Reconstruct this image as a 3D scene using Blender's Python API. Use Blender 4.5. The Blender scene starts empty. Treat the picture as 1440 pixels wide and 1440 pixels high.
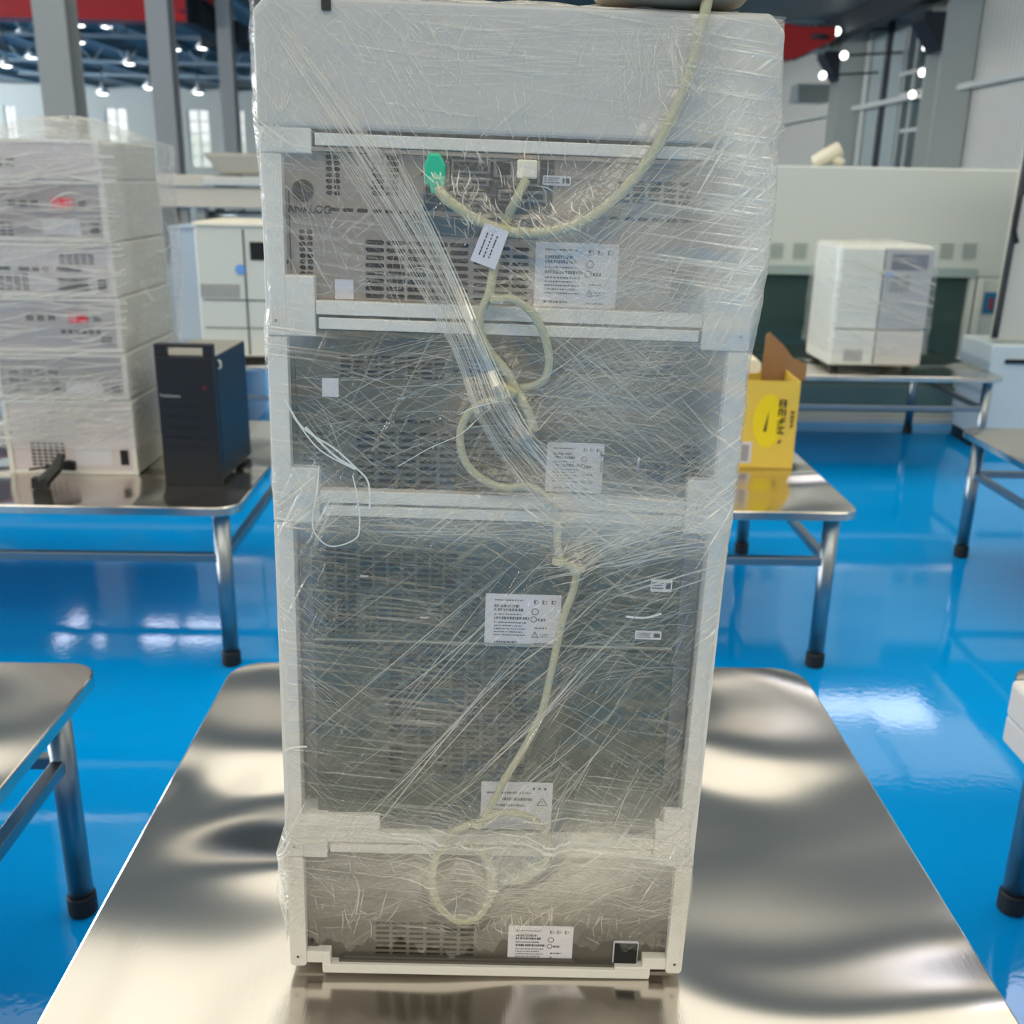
import bpy, bmesh, math, random
from mathutils import Vector, Matrix
R = random.Random(7)
sc = bpy.context.scene
COL = sc.collection
# ------------------------------------------------------------------ camera
F = 1430.0
TZ = 0.45                                  # table height
CZ = TZ + 0.774                            # camera height
PITCH, ROLL, YAW = math.radians(18.0), math.radians(1.1), math.radians(1.03)
_f = Vector((math.sin(YAW)*math.cos(PITCH), math.cos(YAW)*math.cos(PITCH), -math.sin(PITCH)))
_r = Vector((math.cos(YAW), -math.sin(YAW), 0))
_d = -_r.cross(_f)
XC = math.cos(ROLL)*_r - math.sin(ROLL)*_d
DC = math.sin(ROLL)*_r + math.cos(ROLL)*_d
CP = Vector((0, 0, CZ))
cd = bpy.data.cameras.new('camera'); cam = bpy.data.objects.new('camera', cd); COL.objects.link(cam)
cd.sensor_width = 36; cd.lens = 36*F/1440; cd.clip_start = .02; cd.clip_end = 300
m = Matrix.Identity(4)
for i in range(3):
    m[i][0] = XC[i]; m[i][1] = -DC[i]; m[i][2] = -_f[i]; m[i][3] = CP[i]
cam.matrix_world = m
sc.camera = cam
cd.dof.use_dof = True; cd.dof.focus_distance = 0.86; cd.dof.aperture_fstop = 9.0
def ray(px, py):
    a, b = (px-720)/F, (py-720)/F
    return _f + a*XC + b*DC
def at(px, py, X=None, Y=None, Z=None):
    """a pixel of the photograph carried onto a real plane X=, Y= or Z="""
    d = ray(px, py)
    t = (X-CP.x)/d.x if X is not None else (Y-CP.y)/d.y if Y is not None else (Z-CP.z)/d.z
    return CP + t*d
# ------------------------------------------------------------------ world, light, exposure
w = bpy.data.worlds.new('world'); sc.world = w; w.use_nodes = True
bg = w.node_tree.nodes['Background']; bg.inputs[0].default_value = (1.0, 0.965, 0.90, 1); bg.inputs[1].default_value = 0.60
def area(name, loc, size, sy, power, rot, col=(1, .97, .93)):
    l = bpy.data.lights.new(name, 'AREA'); l.shape = 'RECTANGLE'; l.size = size; l.size_y = sy; l.energy = power; l.color = col
    o = bpy.data.objects.new(name, l); COL.objects.link(o); o.location = loc; o.rotation_euler = rot; return o
SKYLIGHTS_AND_FILL = [  # X0,X1,Y0,Y1,strength : roof windows of the hall; the rear one is added as fill light
    (-9.0, 9.0, -6.0, -1.5, 2.7), (-9.0, 9.0, 0.4, 6.9, 1.35), (-9.0, 9.0, 10.5, 12.0, 1.2)]
sc.view_settings.view_transform = 'Standard'; sc.view_settings.look = 'None'
sc.view_settings.exposure = 0.12; sc.view_settings.gamma = 1.0; sc.view_settings.use_curve_mapping = False
try:
    sc.cycles.transparent_max_bounces = 32; sc.cycles.max_bounces = 8; sc.cycles.sample_clamp_indirect = 6
except Exception: pass
# ------------------------------------------------------------------ materials
def srgb(r, g, b):
    return tuple(((c/255)/12.92 if c/255 <= .04045 else ((c/255+.055)/1.055)**2.4) for c in (r, g, b)) + (1,)
_M = {}
def mat(name, rgb, rough=.5, metal=0., noise=0., nscale=30., bump=0., bscale=60., emit=None, spec=.5, coat=0., alpha=1.):
    if name in _M: return _M[name]
    m = bpy.data.materials.new(name); m.use_nodes = True; nt = m.node_tree; b = nt.nodes['Principled BSDF']
    c = srgb(*rgb)
    b.inputs['Base Color'].default_value = c; b.inputs['Roughness'].default_value = rough; b.inputs['Metallic'].default_value = metal
    b.inputs['Specular IOR Level'].default_value = spec; b.inputs['Coat Weight'].default_value = coat; b.inputs['Coat Roughness'].default_value = .08
    b.inputs['Alpha'].default_value = alpha
    tc = nt.nodes.new('ShaderNodeTexCoord')
    if noise:
        n = nt.nodes.new('ShaderNodeTexNoise'); n.inputs['Scale'].default_value = nscale; n.inputs['Detail'].default_value = 4
        nt.links.new(tc.outputs['Object'], n.inputs['Vector'])
        mx = nt.nodes.new('ShaderNodeMix'); mx.data_type = 'RGBA'; mx.inputs[6].default_value = tuple(x*(1-noise) for x in c[:3])+(1,)
        mx.inputs[7].default_value = tuple(min(1, x*(1+noise)) for x in c[:3])+(1,)
        nt.links.new(n.outputs['Fac'], mx.inputs[0]); nt.links.new(mx.outputs[2], b.inputs['Base Color'])
    if bump:
        n2 = nt.nodes.new('ShaderNodeTexNoise'); n2.inputs['Scale'].default_value = bscale; n2.inputs['Detail'].default_value = 3
        nt.links.new(tc.outputs['Object'], n2.inputs['Vector'])
        bp = nt.nodes.new('ShaderNodeBump'); bp.inputs['Strength'].default_value = bump; bp.inputs['Distance'].default_value = .004
        nt.links.new(n2.outputs['Fac'], bp.inputs['Height']); nt.links.new(bp.outputs['Normal'], b.inputs['Normal'])
    if emit:
        b.inputs['Emission Color'].default_value = c; b.inputs['Emission Strength'].default_value = emit
    _M[name] = m; return m
def steel_sheet():
    """thin buckled stainless sheet: mirror with wide soft buckles and fine brushing"""
    m = bpy.data.materials.new('buckled_steel'); m.use_nodes = True; nt = m.node_tree; b = nt.nodes['Principled BSDF']
    b.inputs['Base Color'].default_value = srgb(214, 208, 200); b.inputs['Metallic'].default_value = 1; b.inputs['Roughness'].default_value = .17
    tc = nt.nodes.new('ShaderNodeTexCoord')
    n = nt.nodes.new('ShaderNodeTexNoise'); n.inputs['Scale'].default_value = 2.3; n.inputs['Detail'].default_value = 1.0; n.inputs['Distortion'].default_value = .55
    nt.links.new(tc.outputs['Object'], n.inputs['Vector'])
    bp = nt.nodes.new('ShaderNodeBump'); bp.inputs['Strength'].default_value = 1; bp.inputs['Distance'].default_value = .062
    nt.links.new(n.outputs['Fac'], bp.inputs['Height'])
    mp = nt.nodes.new('ShaderNodeMapping'); mp.inputs['Scale'].default_value = (900, 14, 1)
    nt.links.new(tc.outputs['Object'], mp.inputs['Vector'])
    n2 = nt.nodes.new('ShaderNodeTexNoise'); n2.inputs['Scale'].default_value = 1; nt.links.new(mp.outputs[0], n2.inputs['Vector'])
    b2 = nt.nodes.new('ShaderNodeBump'); b2.inputs['Strength'].default_value = .12; b2.inputs['Distance'].default_value = .0004
    nt.links.new(n2.outputs['Fac'], b2.inputs['Height']); nt.links.new(bp.outputs[0], b2.inputs['Normal'])
    nt.links.new(b2.outputs[0], b.inputs['Normal']); return m
def film_mat(name, base, gain, streak, col=(220, 218, 208), use_attr=True):
    """cling film: see-through, whitish where layers and streaks gather"""
    m = bpy.data.materials.new(name); m.use_nodes = True; nt = m.node_tree; nd = nt.nodes; L = nt.links
    for x in list(nd): nd.remove(x)
    out = nd.new('ShaderNodeOutputMaterial'); tc = nd.new('ShaderNodeTexCoord')
    def math_(op, a, b=None, clamp=False):
        n = nd.new('ShaderNodeMath'); n.operation = op; n.use_clamp = clamp
        for i, v in enumerate((a, b)):
            if v is None: continue
            if isinstance(v, (int, float)): n.inputs[i].default_value = v
            else: L.new(v, n.inputs[i])
        return n.outputs[0]
    tot = None; bumps = None
    for ang, s1, s2, lo, hi, seed in ((40, 9, 420, .56, .74, 1), (-34, 9, 460, .56, .74, 5), (64, 7, 380, .58, .74, 9), (-6, 6, 300, .54, .72, 13)):
        r0 = nd.new('ShaderNodeMapping'); r0.inputs['Rotation'].default_value = (0, math.radians(ang), 0); L.new(tc.outputs['Object'], r0.inputs[0])
        mp = nd.new('ShaderNodeMapping'); mp.inputs['Scale'].default_value = (s1, s1, s2); mp.inputs['Location'].default_value = (seed, seed*2, seed*3)
        L.new(r0.outputs[0], mp.inputs[0])
        n = nd.new('ShaderNodeTexNoise'); n.inputs['Scale'].default_value = 1; n.inputs['Detail'].default_value = 2; n.inputs['Distortion'].default_value = .25
        L.new(mp.outputs[0], n.inputs['Vector'])
        # patchwise strength of this streak family
        pn = nd.new('ShaderNodeTexNoise'); pn.inputs['Scale'].default_value = 7; pn.inputs['Detail'].default_value = 1; pn.noise_dimensions = '4D'; pn.inputs['W'].default_value = seed*3.7
        L.new(tc.outputs['Object'], pn.inputs['Vector'])
        mr = nd.new('ShaderNodeMapRange'); mr.inputs[1].default_value = lo; mr.inputs[2].default_value = hi; L.new(n.outputs['Fac'], mr.inputs[0])
        pr = nd.new('ShaderNodeMapRange'); pr.inputs[1].default_value = .38; pr.inputs[2].default_value = .65; L.new(pn.outputs['Fac'], pr.inputs[0])
        v = math_('MULTIPLY', mr.outputs[0], pr.outputs[0])
        tot = v if tot is None else math_('ADD', tot, v)
    cloud = nd.new('ShaderNodeTexNoise'); cloud.inputs['Scale'].default_value = 24; cloud.inputs['Detail'].default_value = 5; L.new(tc.outputs['Object'], cloud.inputs['Vector'])
    fac = math_('MULTIPLY', tot, streak)
    if use_attr:
        at_ = nd.new('ShaderNodeAttribute'); at_.attribute_name = 'layers'
        dens = math_('MULTIPLY', at_.outputs['Fac'], gain)
    else: dens = math_('ADD', gain, 0.)
    fac = math_('MULTIPLY', fac, math_('ADD', math_('MULTIPLY', dens, 1.3), .26))
    dm = math_('MULTIPLY', dens, math_('ADD', cloud.outputs['Fac'], .5))
    fac = math_('ADD', math_('ADD', fac, dm), base, clamp=True)
    fac = math_('MINIMUM', fac, .93)
    bp = nd.new('ShaderNodeBump'); bp.inputs['Strength'].default_value = .8; bp.inputs['Distance'].default_value = .004; L.new(tot, bp.inputs['Height'])
    df = nd.new('ShaderNodeBsdfDiffuse'); df.inputs['Color'].default_value = srgb(*col)
    gl = nd.new('ShaderNodeBsdfGlossy'); gl.inputs['Roughness'].default_value = .16; L.new(bp.outputs[0], gl.inputs['Normal'])
    gl.inputs['Color'].default_value = (.9, .9, .9, 1)
    tr = nd.new('ShaderNodeBsdfTransparent')
    a = nd.new('ShaderNodeMixShader'); a.inputs[0].default_value = .25; L.new(df.outputs[0], a.inputs[1]); L.new(gl.outputs[0], a.inputs[2])
    x = nd.new('ShaderNodeMixShader'); L.new(fac, x.inputs[0]); L.new(tr.outputs[0], x.inputs[1]); L.new(a.outputs[0], x.inputs[2])
    y = nd.new('ShaderNodeMixShader'); y.inputs[0].default_value = .035; L.new(x.outputs[0], y.inputs[1]); L.new(gl.outputs[0], y.inputs[2])
    L.new(y.outputs[0], out.inputs[0]); return m
def crease_mat():
    m = bpy.data.materials.new('film_crease'); m.use_nodes = True; nt = m.node_tree; nd = nt.nodes; L = nt.links
    for x in list(nd): nd.remove(x)
    out = nd.new('ShaderNodeOutputMaterial'); at_ = nd.new('ShaderNodeAttribute'); at_.attribute_name = 'layers'
    df = nd.new('ShaderNodeBsdfDiffuse'); df.inputs['Color'].default_value = srgb(236, 232, 218)
    gl = nd.new('ShaderNodeBsdfGlossy'); gl.inputs['Roughness'].default_value = .3; tr = nd.new('ShaderNodeBsdfTransparent')
    a = nd.new('ShaderNodeMixShader'); a.inputs[0].default_value = .3; L.new(df.outputs[0], a.inputs[1]); L.new(gl.outputs[0], a.inputs[2])
    x = nd.new('ShaderNodeMixShader'); L.new(at_.outputs['Fac'], x.inputs[0]); L.new(tr.outputs[0], x.inputs[1]); L.new(a.outputs[0], x.inputs[2])
    L.new(x.outputs[0], out.inputs[0]); return m
STEEL_SHEET = steel_sheet()
FILM = film_mat('stretch_film', .01, .85, .75); CREASE = crease_mat()
FILM_FAR = film_mat('stretch_film_far', .04, .14, .9, col=(226, 226, 226), use_attr=False)
# ------------------------------------------------------------------ mesh helpers
class MB:
    def __init__(s): s.v = []; s.f = []; s.mi = []; s.att = []
    def add(s, vs, fs, k=0):
        o = len(s.v); s.v += [tuple(v) for v in vs]; s.f += [tuple(i+o for i in f) for f in fs]; s.mi += [k]*len(fs)
    def box(s, x0, x1, y0, y1, z0, z1, k=0):
        s.add([(x0,y0,z0),(x1,y0,z0),(x1,y1,z0),(x0,y1,z0),(x0,y0,z1),(x1,y0,z1),(x1,y1,z1),(x0,y1,z1)],
              [(0,3,2,1),(4,5,6,7),(0,1,5,4),(1,2,6,5),(2,3,7,6),(3,0,4,7)], k)
    def prism(s, pts, a0, a1, axis='y', k=0):
        """outline pts (2-D) extruded between a0 and a1 along axis"""
        n = len(pts)
        def P(p, a): return (p[0], a, p[1]) if axis == 'y' else (p[0], p[1], a) if axis == 'z' else (a, p[0], p[1])
        s.add([P(p, a0) for p in pts]+[P(p, a1) for p in pts],
              [tuple(range(n)), tuple(range(2*n-1, n-1, -1))]+[(i, i+n, (i+1) % n+n, (i+1) % n) for i in range(n)], k)
    def tube(s, pts, r, n=10, k=0, caps=True):
        pts = [Vector(p) for p in pts]; rr = r if isinstance(r, (list, tuple)) else [r]*len(pts)
        o = []; up = None
        for i, p in enumerate(pts):
            t = (pts[min(i+1, len(pts)-1)]-pts[max(i-1, 0)]).normalized()
            if up is None: up = Vector((0, 0, 1)) if abs(t.z) < .9 else Vector((1, 0, 0))
            a = t.cross(up).normalized(); b = a.cross(t).normalized(); up = b
            for j in range(n):
                q = 2*math.pi*j/n; o.append(p+rr[i]*(math.cos(q)*a+math.sin(q)*b))
        fs = []
        for i in range(len(pts)-1):
            for j in range(n):
                fs.append((i*n+j, i*n+(j+1) % n, (i+1)*n+(j+1) % n, (i+1)*n+j))
        if caps: fs += [tuple(range(n-1, -1, -1)), tuple(range((len(pts)-1)*n, len(pts)*n))]
        s.add(o, fs, k)
    def lathe(s, prof, c=(0, 0, 0), n=20, k=0):
        vs = []; fs = []
        for r, z in prof:
            for j in range(n): q = 2*math.pi*j/n; vs.append((c[0]+r*math.cos(q), c[1]+r*math.sin(q), c[2]+z))
        for i in range(len(prof)-1):
            for j in range(n): fs.append((i*n+j, i*n+(j+1) % n, (i+1)*n+(j+1) % n, (i+1)*n+j))
        fs += [tuple(range(n-1, -1, -1)), tuple(range((len(prof)-1)*n, len(prof)*n))]
        s.add(vs, fs, k)
    def build(s, name, mats, parent=None, bevel=0, smooth=False, seg=2, loc=None):
        me = bpy.data.meshes.new(name); me.from_pydata(s.v, [], s.f); me.update()
        if not isinstance(mats, (list, tuple)): mats = [mats]
        for q in mats: me.materials.append(q)
        for p, k in zip(me.polygons, s.mi): p.material_index = k; p.use_smooth = smooth
        bm = bmesh.new(); bm.from_mesh(me); bmesh.ops.recalc_face_normals(bm, faces=bm.faces); bm.to_mesh(me); bm.free()
        o = bpy.data.objects.new(name, me); COL.objects.link(o)
        if parent: o.parent = parent
        if loc: o.location = loc
        if bevel:
            b = o.modifiers.new('bevel', 'BEVEL'); b.width = bevel; b.segments = seg; b.limit_method = 'ANGLE'
        return o
def rrect(x0, x1, z0, z1, r, n=5):
    o = []
    for cx, cz, a0 in ((x1-r, z0+r, -90), (x1-r, z1-r, 0), (x0+r, z1-r, 90), (x0+r, z0+r, 180)):
        for i in range(n+1):
            a = math.radians(a0+90*i/n); o.append((cx+r*math.cos(a), cz+r*math.sin(a)))
    return o
def thing(name, label, cat, loc=(0, 0, 0), rot=(0, 0, 0), group=None):
    o = bpy.data.objects.new(name, None); COL.objects.link(o); o.location = loc; o.rotation_euler = rot
    o.empty_display_size = .05; o['label'] = label; o['category'] = cat
    if group: o['group'] = group
    return o
def tag(o, label, cat, group=None):
    o['label'] = label; o['category'] = cat
    if group: o['group'] = group
    return o
def struct(o): o['kind'] = 'structure'; return o
def one(name, mb, mats, label, cat, loc, group=None, **kw):
    """thing that is one mesh, origin at loc, geometry already local"""
    return tag(mb.build(name, mats, None, loc=loc, **kw), label, cat, group)
def to_mesh(o):
    dg = bpy.context.evaluated_depsgraph_get(); dg.update()
    me = bpy.data.meshes.new_from_object(o.evaluated_get(dg)); n = bpy.data.objects.new('lettering', me); COL.objects.link(n)
    n.parent = o.parent; n.location = o.location; n.rotation_euler = o.rotation_euler; bpy.data.objects.remove(o); n.name = 'printed_lettering'; return n
def smooth_path(pts, k=6):
    pts = [Vector(p) for p in pts]; o = []
    P = [pts[0]*2-pts[1]]+pts+[pts[-1]*2-pts[-2]]
    for i in range(1, len(P)-2):
        a, b, c, d = P[i-1:i+3]
        for j in range(k):
            t = j/k; o.append(.5*((2*b)+(c-a)*t+(2*a-5*b+4*c-d)*t*t+(3*b-a-3*c+d)*t**3))
    o.append(pts[-1]); return o

# ================================================================== THE HALL
FLOOR = bpy.data.materials.new('blue_epoxy'); FLOOR.use_nodes = True
nt = FLOOR.node_tree; b = nt.nodes['Principled BSDF']
b.inputs['Base Color'].default_value = (0.0, .30, .76, 1); b.inputs['Roughness'].default_value = .05; b.inputs['Specular IOR Level'].default_value = .45
tc = nt.nodes.new('ShaderNodeTexCoord'); n = nt.nodes.new('ShaderNodeTexNoise'); n.inputs['Scale'].default_value = 2.2; n.inputs['Detail'].default_value = 2
nt.links.new(tc.outputs['Object'], n.inputs['Vector'])
n3 = nt.nodes.new('ShaderNodeTexNoise'); n3.inputs['Scale'].default_value = 60; nt.links.new(tc.outputs['Object'], n3.inputs['Vector'])
bp = nt.nodes.new('ShaderNodeBump'); bp.inputs['Distance'].default_value = .002; bp.inputs['Strength'].default_value = .3; nt.links.new(n.outputs[0], bp.inputs['Height'])
bq = nt.nodes.new('ShaderNodeBump'); bq.inputs['Distance'].default_value = .0004; bq.inputs['Strength'].default_value = .3; nt.links.new(n3.outputs[0], bq.inputs['Height']); nt.links.new(bp.outputs[0], bq.inputs['Normal'])
nt.links.new(bq.outputs[0], b.inputs['Normal'])
q = MB(); q.box(-34, 14, -10, 56, -.2, 0); struct(q.build('floor', FLOOR))
for x0, y0, x1, y1 in ((-1.62, 3.0, -1.62, 7.0), (-.98, 2.4, -.98, 6), (-3.1, 4.2, 12, 4.2)): pass
WALL = mat('wall_paint', (178, 181, 172), .6, noise=.03, nscale=2)
ROOF = mat('roof_sheet', (126, 132, 126), .6, noise=.15, nscale=3)
YB = 55.0
zt = at(250, 122, Y=YB).z
wz = at(250, 153, Y=YB).z; wz0 = at(270, 236, Y=YB).z
wins = []
for a, c in ((8, 24), (150, 180), (265, 295), (331, 345)):
    wins.append((at(a, 180, Y=YB).x, at(c, 180, Y=YB).x))
xs = [-34]
for a, c in wins: xs += [a, c]
xs += [14.0]
q = MB()
for i in range(0, len(xs), 2): q.box(xs[i], xs[i+1], YB, YB+.3, 0, zt)
for a, c in wins:
    q.box(a, c, YB, YB+.3, 0, wz0); q.box(a, c, YB, YB+.3, wz, zt)
struct(q.build('wall_back', WALL))
FR = mat('window_frame', (170, 178, 178), .5)
GLOW_PANE = mat('daylight_glow_glass', (250, 253, 250), .2, emit=.55, alpha=.32)  # glow given to the panes stands in for overexposed daylight
for i, (a, c) in enumerate(wins):
    q = MB(); t = .05
    q.box(a, a+t, YB+.05, YB+.15, wz0, wz); q.box(c-t, c, YB+.05, YB+.15, wz0, wz)
    q.box(a+t, c-t, YB+.05, YB+.15, wz-t, wz); q.box(a+t, c-t, YB+.05, YB+.15, wz0, wz0+t)
    q.box((a+c)/2-.03, (a+c)/2+.03, YB+.05, YB+.13, wz0+t, wz-t)
    for k in range(1, 5): zz = wz0+(wz-wz0)*k/5; q.box(a+t, c-t, YB+.06, YB+.12, zz-.02, zz+.02)
    o = struct(q.build('window_%d' % (i+1), FR))
    q = MB()
    q.box(a+t, c-t, YB+.085, YB+.095, wz0+t, wz-t); q.build('pane', GLOW_PANE, o)
# outdoors behind the windows: a bright day and light green trees
q = MB()
for i in range(24):
    x = -30+i*1.5; r = R.uniform(1.2, 1.7); z = R.uniform(1.2, 2.0)
    q.lathe([(r*math.cos(u*math.pi/12), r*1.15*math.sin(u*math.pi/12)+z) for u in range(-6, 7)], (x, 62, 0), 10)
o = q.build('hedge', mat('leaf_green', (168, 205, 120), .8, noise=.3, nscale=3), smooth=True)
tag(o, 'light green hedge outside behind the tall far windows', 'hedge'); o['kind'] = 'stuff'
q = MB(); q.box(-34, 14, 55.3, 90, -.6, -.25); struct(q.build('ground', mat('outside_ground', (150, 160, 120), .9)))
# ceiling with roof windows and the added rear fill strip
ZR = zt+.05
q = MB(); holes = SKYLIGHTS_AND_FILL
q.box(-34, 14, -10, 56, ZR+.02, ZR+.2); struct(q.build('ceiling', ROOF))
for i, (a, c, y0, y1, st) in enumerate(SKYLIGHTS_AND_FILL):
    mm = mat('roof_light_%d' % i, (255, 240, 214), .5, emit=st)
    q = MB(); k = max(1, int((c-a)/2.0)); wdt = (c-a)/k
    for j in range(k): q.box(a+j*wdt+.06, a+(j+1)*wdt-.06, y0, y1, ZR-.03, ZR+.01)
    struct(q.build('window_%d' % (i+20), mm))
mm = mat('high_bay_panel', (240, 240, 255), .5, emit=6.0)
for i, (p0, p1, p2, p3) in enumerate(((1150, 1222, 980, 1003), (1238, 1318, 980, 1016), (74, 92, 868, 902), (130, 160, 868, 902), (190, 236, 878, 902), (252, 308, 876, 900), (1424, 1500, 1376, 1450))):
    def mir(px, py):
        d = ray(px, py); t = (ZR-.05+CZ)/(-d.z); return (d.x*t, d.y*t)
    A = mir(p0, p3); B_ = mir(p1, p3); C_ = mir(p1, p2)
    q = MB(); q.box(0, B_[0]-A[0], 0, C_[1]-A[1], -.04, 0)
    q.build('ceiling_light', mm, loc=(A[0], A[1], ZR-.02))
    o = bpy.data.objects[-1] if False else COL.objects[-1]
    tag(o, ('inner of two lit ceiling panels mirrored in the blue floor right of the tower', 'outer of two lit ceiling panels mirrored in the blue floor right of the tower', 'lit ceiling panel giving the leftmost and smallest floor reflection', 'lit ceiling panel giving the second floor reflection from the left', 'lit ceiling panel giving the third floor reflection from the left', 'lit ceiling panel giving the wide reflection beside the left table leg', 'lit ceiling panel mirrored in the floor at the bottom right corner')[i], 'light', 'ceiling light panels')
# left side wall; its long glowing band is added to light the far hall
q = MB(); q.box(-34.3, -34, -10, 56, 0, 1.8); q.box(-34.3, -34, -10, 56, 5.4, ZR+.2); struct(q.build('wall_left', WALL))
for k in range(9):
    q = MB(); y0 = -9+k*7.2; q.box(-34.2, -34.1, y0, y0+6.6, 1.8, 5.4); struct(q.build('window_%d' % (k+30), mat('side_fill_glow', (255, 255, 252), .5, emit=17.0)))
q = MB()
for k in range(10): q.box(-34.25, -34, -9.6+k*7.2, -9+k*7.2, 1.8, 5.4)
struct(q.build('trim_20', WALL))
# roof trusses across the hall (left part in view)
BEAM = mat('truss_grey', (150, 170, 176), .5); DARK = mat('dark_girder', (44, 50, 56), .6)
for py, Yt in ((52, 30), (88, 38), (106, 46)):
    z = at(100, py, Y=Yt).z
    q = MB(); x0, x1 = -20, 9; q.box(0, x1-x0, 0, .12, 0, .10); q.box(0, x1-x0, 0, .10, .75, .85)
    n_ = 24
    for i in range(n_):
        a = (x1-x0)*i/n_; e = (x1-x0)*(i+1)/n_
        q.tube([(a, .06, .05), ((a+e)/2, .06, .8), (e, .06, .05)], .03, 5)
    tag(q.build('roof_truss', BEAM, loc=(x0, Yt, z)), {52: 'nearest pale roof truss behind the red crane beam', 88: 'middle pale roof truss of the far ceiling', 106: 'farthest pale roof truss above the far wall'}[py], 'truss', 'roof trusses')
# purlins running along the hall on the ceiling
for i in range(9):
    x = -22+i*2.2
    q = MB(); q.box(0, .14, 0, 36, 0, .2); q.box(-.05, .19, 0, 36, -.02, 0)
    tag(q.build('roof_purlin', mat('purlin', (120, 150, 160), .5), loc=(x, 19, ZR-.2)), 'long blue grey roof purlin, %s counted from the left of the hall' % ('first','second','third','fourth','fifth','sixth','seventh','eighth','ninth')[i], 'beam', 'roof purlins')
# pendant lamps
LAMP = mat('lamp_shade', (220, 222, 220), .35, .3); BULB = mat('lamp_bulb', (255, 255, 250), .5, emit=4)
def pendant(px, py, Y, label):
    p = at(px, py, Y=Y)
    t = thing('pendant_lamp', label, 'lamp', p, group='high bay pendant lamps')
    s = Y/40.*.55
    q = MB(); q.lathe([(.08*s, .75*s), (.12*s, .45*s), (.5*s, 0), (.46*s, .0), (.1*s, .4*s)], n=14); q.build('shade', LAMP, t, smooth=True)
    q = MB(); q.lathe([(.02*s, .12*s), (.3*s, .1*s), (.3*s, -.04*s), (.04*s, -.1*s)], n=12); q.build('bulb', BULB, t, smooth=True)
    q = MB(); q.tube([(0, 0, .7*s), (0, 0, max(.8*s, ZR-p.z))], .02, 6); q.build('rod', DARK, t)
for px, py, Y, lb in ((112, 60, 26, 'pendant lamp hanging lowest and largest between the first two columns'), (9, 93, 30, 'pendant lamp at the left edge below the trusses'),
                      (182, 90, 32, 'pendant lamp just left of the second column'), (145, 132, 46, 'small pendant lamp above the far window'), (279, 131, 46, 'small pendant lamp between the two rear columns'),
                      (112, 36, 34, 'small bright lamp near the red beam, left of three'), (150, 38, 34, 'small bright lamp near the red beam, middle of three'), (190, 36, 34, 'small bright lamp near the red beam, right of three'),
                      (210, 124, 46, 'tiny pendant lamp beside the second column'), (33, 46, 34, 'small lamp beside the first column'), (285, 68, 30, 'small lamp on the truss right of the second column'),
                      (247, 70, 30, 'small lamp on the truss close to the second column'), (46, 82, 40, 'tiny lamp on the truss behind the first column')):
    pendant(px, py, Y, lb)
# steel columns on the left
CG = mat('column_grey', (176, 176, 170), .5, noise=.05, nscale=3)
def column(pxl, pxr, py, Y, label, top):
    a = at(pxl, py, Y=Y); c = at(pxr, py, Y=Y); wd = c.x-a.x
    t = thing('steel_column', label, 'column', ((a.x+c.x)/2, Y, 0), group='steel columns')
    h = wd/2; q = MB()
    q.box(-h, h, 0, .025, 0, top); q.box(-h, h, wd-.025, wd, 0, top); q.box(-.01, .01, .025, wd-.025, 0, top)
    q.build('h_profile', CG, t, bevel=.004)
    q = MB(); q.box(-h-.08, h+.08, -.08, wd+.08, -.0, .03)
    for sx in (-1, 1):
        for sy in (0, 1): q.lathe([(.02, 0), (.02, .03)], (sx*(h+.04), -.04+sy*(wd+.08), .03), 8)
    q.build('base_plate', CG, t)
    q = MB(); q.box(-h, -h+.012, .03, wd-.03, top-.5, top-.1); q.box(h-.012, h, .03, wd-.03, top-.5, top-.1); q.build('stiffener', CG, t)
column(52, 98, 80, 12.7, 'nearest and widest grey steel column at the upper left', ZR)
column(211, 242, 100, 17, 'second grey steel column, right of the nearest one', ZR)
column(308, 328, 100, 21.5, 'farthest and narrowest grey steel column beside the wrapped tower', ZR)
# crane beam (red) on the left and its runway girder
RED = mat('crane_red', (205, 38, 38), .45, noise=.08, nscale=2)
Yc = 24.0; z0 = at(100, 27, Y=Yc).z
x1c = at(268, 27, Y=Yc).x
t = thing('overhead_crane', 'long red overhead crane beam across the top left', 'crane', (-22, Yc, z0))
q = MB(); q.box(0, x1c+22, 0, .5, .03, .95); q.box(0, x1c+22, -.08, .58, 0, .03); q.box(0, x1c+22, -.08, .58, .95, 1.); q.build('girder', RED, t)
q = MB(); q.box(x1c+22-.05, x1c+22.5, -.9, 1.4, .1, .7); q.lathe([(.2, 0), (.2, .2)], (x1c+22.3, -.6, -.1), 12); q.build('end_truck', RED, t)
q = MB(); q.box(15.6, 16.4, -.2, .7, -.5, .0); q.tube([(16, .2, -.5), (16, .2, -.9), (16.1, .2, -1.0), (16.15, .2, -.9)], .03, 6); q.build('hoist', DARK, t)
def girder(px1, py1, px2, py2, X, label):
    a = at(px1, py1, X=X); c = at(px2, py2, X=X); z = (a.z+c.z)/2
    y0, y1 = min(a.y, c.y), max(a.y, c.y)
    t = thing('runway_girder', label, 'beam', (X, y0, z), group='crane runway girders')
    L_ = y1-y0; q = MB(); q.box(-.01, .01, 0, L_, .02, .5); q.box(-.15, .15, 0, L_, 0, .02); q.box(-.15, .15, 0, L_, .5, .52); q.build('i_beam', DARK, t)
    q = MB(); q.box(-.03, .03, 0, L_, .52, .58); q.build('rail', RED if X < 0 else DARK, t)
    q = MB()
    for i in range(int(L_/1.5)): q.box(-.14, .14, i*1.5+.5, i*1.5+.52, .02, .5)
    q.build('stiffener_web', DARK, t)['kind'] = 'stuff'
girder(262, 12, 345, 92, -5.9, 'dark runway girder above the left columns')
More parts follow.
